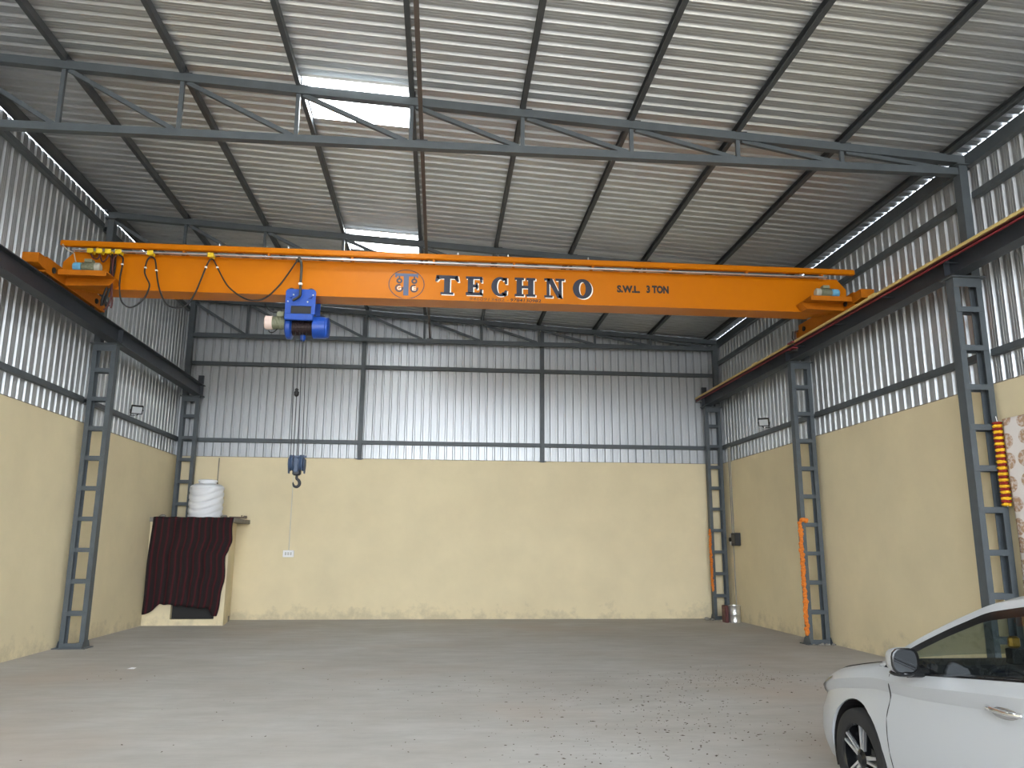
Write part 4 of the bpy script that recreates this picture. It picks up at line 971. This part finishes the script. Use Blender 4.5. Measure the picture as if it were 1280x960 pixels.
# belt moulding, door seams, sill crease
def seam(P, r=0.0035, m=DARK, name='door_seam'): MB().tube(catmull(P, 6), r, 6).build(name, m, car)
for sd in (1, -1):
    sp = lambda s, z, o=0.0: cpt(s, sd * (side_point(s, z) + o), z)
    seam([sp(1.22, .90)] + [sp(1.22 + q, z) for q, z in ((0.0, .84), (-.015, .76), (-.02, .66), (-.012, .55), (.01, .42), (.03, .30), (.05, .26))])
    seam([sp(2.47, z) for z in (.94, .84, .72, .6, .45, .3, .26)])
    seam([sp(1.05 - .0 + k * .1, .255) for k in range(14)])
    MB().tube([sp(s, fzb(s) - .012, -0.004) for s in np.arange(1.3, 3.25, .15)], 0.009, 6).build('belt_moulding', GLOSSB, car)
    # hood shut line
    seam([cpt(s, sd * (fw(s) - .135), fzb(s) + .021) for s in (.24, .35, .5, .65, .8, .95, 1.02)])
    # handle
    hs, hz = 2.22, .87; t0 = side_point(hs, hz)
    hd = thing_part('door_handle', car, cpt(hs, sd * t0, hz))
    b = MB(); b.blob(cpt(hs, sd * (t0 - 0.012), hz), (0.022, 0.125, 0.052), 20, 10); b.build('handle_cup', mat('grey_silver_cup', (0.45, 0.45, 0.46, 1), 0.25, 0.8), hd, smooth=True)
    b = MB(); b.tube(catmull([cpt(hs + a, sd * (t0 + o), hz + 0.004) for a, o in ((-.125, .0), (-.08, .028), (0, .034), (.08, .028), (.125, .0))], 5), 0.013, 8); b.build('handle_bar', CHR, hd, smooth=True)
    # head lamp following the nose
    b = MB(); V = []; ns, nz = 12, 5
    for i in range(ns):
        s = 0.07 + 0.36 * i / (ns - 1)
        zl, zh = .60 + .16 * (s - .07) / .36, min(fzb(s) - .03, .655 + .17 * (s - .07) / .36 + .03)
        for j in range(nz):
            z = zl + (zh - zl) * j / (nz - 1); V.append(cpt(s, sd * (side_point(s, z) + .006), z))
    b.add(V, [(i * nz + j, i * nz + j + 1, (i + 1) * nz + j + 1, (i + 1) * nz + j) for i in range(ns - 1) for j in range(nz - 1)]); b.build('head_lamp', mat('lamp_cover', srgb(70, 74, 78), 0.08), car, smooth=True)
    # mirror
    mc = (1.59, .95, 1.025); mr_ = thing_part('wing_mirror', car, cpt(mc[0], sd * mc[1], mc[2]))
    b = MB(); V = []; n = 20
    prof = [(-.135, .02), (-.125, .55), (-.09, .85), (-.04, 1.0), (-.012, 1.0)]
    for ds, k in prof:
        for i in range(n):
            a = 2 * math.pi * i / n; ca, sa = math.cos(a), math.sin(a); rr = (abs(ca) ** 3 + abs(sa) ** 3) ** (-1 / 3)
            V.append(cpt(mc[0] + ds + .0, sd * (mc[1] + .082 * k * ca * rr), mc[2] + .073 * k * sa * rr))
    F = [(i * n + k, i * n + (k + 1) % n, (i + 1) * n + (k + 1) % n, (i + 1) * n + k) for i in range(len(prof) - 1) for k in range(n)] + [tuple(range(n))]
    b.add(V, F); b.build('mirror_housing', PAINT, mr_, smooth=40)
    rim = [V[(len(prof) - 1) * n + i] for i in range(n)]; cen = np.mean(rim, 0)
    ring = lambda k, ds: [(cen[0] + (p[0] - cen[0]) * k, p[1] - ds, cen[2] + (p[2] - cen[2]) * k) for p in rim]
    b = MB(); R3 = ring(1, 0) + ring(1.0, .016) + ring(.9, .018) + ring(.86, .008)
    b.add(R3, [(i * n + k, i * n + (k + 1) % n, (i + 1) * n + (k + 1) % n, (i + 1) * n + k) for i in range(3) for k in range(n)]); b.build('mirror_bezel', GLOSSB, mr_, smooth=40)
    b = MB(); b.add(ring(.87, .009), [tuple(range(n))]); b.build('mirror_glass', mat('mirror_glass', (0.09, 0.095, 0.1, 1), 0.04, 1.0), mr_)
    b = MB(); b.tube([cpt(mc[0] - .04, sd * (fw(1.5) - .11), .955), cpt(mc[0] - .05, sd * (mc[1] - .03), .955)], 0.028, 8); b.build('mirror_arm', GLOSSB, mr_)
    b = MB(); b.blob(cpt(mc[0] - .05, sd * (mc[1] - .005), .955), (.075, .06, .022), 14, 8); b.build('mirror_base', GLOSSB, mr_, smooth=True)
# interior
MB().bbox(XC - .70, XC + .70, YN - 1.52, YN - 1.14, .52, .985, .04).build('dashboard', TRIM, car)
for sx in (-.36, .36):
    se = thing_part('seat', car, (XC + sx, YN - 2.3, .5))
    MB().bbox(XC + sx - .24, XC + sx + .24, YN - 2.45, YN - 1.95, .5, .66, .05).build('cushion', TRIM, se)
    b = MB(); b.extrude([(YN - 2.42, .62), (YN - 2.54, .62), (YN - 2.70, 1.14), (YN - 2.62, 1.16)], 'x', XC + sx - .23, XC + sx + .23); b.build('seat_back', TRIM, se)
    MB().bbox(XC + sx - .12, XC + sx + .12, YN - 2.74, YN - 2.64, 1.16, 1.32, .03).build('head_rest', mat('grey_head_rest', srgb(120, 122, 118), .7), se)
b = MB(); n = 28
b.tube([(XC - .36 + .18 * math.cos(2 * math.pi * k / n), YN - 1.66 + .06 * math.sin(2 * math.pi * k / n), .82 + .17 * math.sin(2 * math.pi * k / n)) for k in range(n + 1)], .016, 8); b.build('steering_wheel', TRIM, car, smooth=True)
GOLD = mat('gold_ornament', srgb(176, 142, 70), .3, .9)
orn = thing_part('dashboard_ornament', car, (XC - .17, YN - 1.45, .985))
MB().bbox(XC - .21, XC - .13, YN - 1.48, YN - 1.41, .985, 1.075, .006).build('ornament_base', TRIM, orn)
MB().bbox(XC - .205, XC - .135, YN - 1.465, YN - 1.425, 1.075, 1.145, .012).build('ornament_figure', GOLD, orn)
MB().box(XC - .5, XC + .5, YN - .02, YN + .004, .30, .46).build('grille', GLOSSB, car)
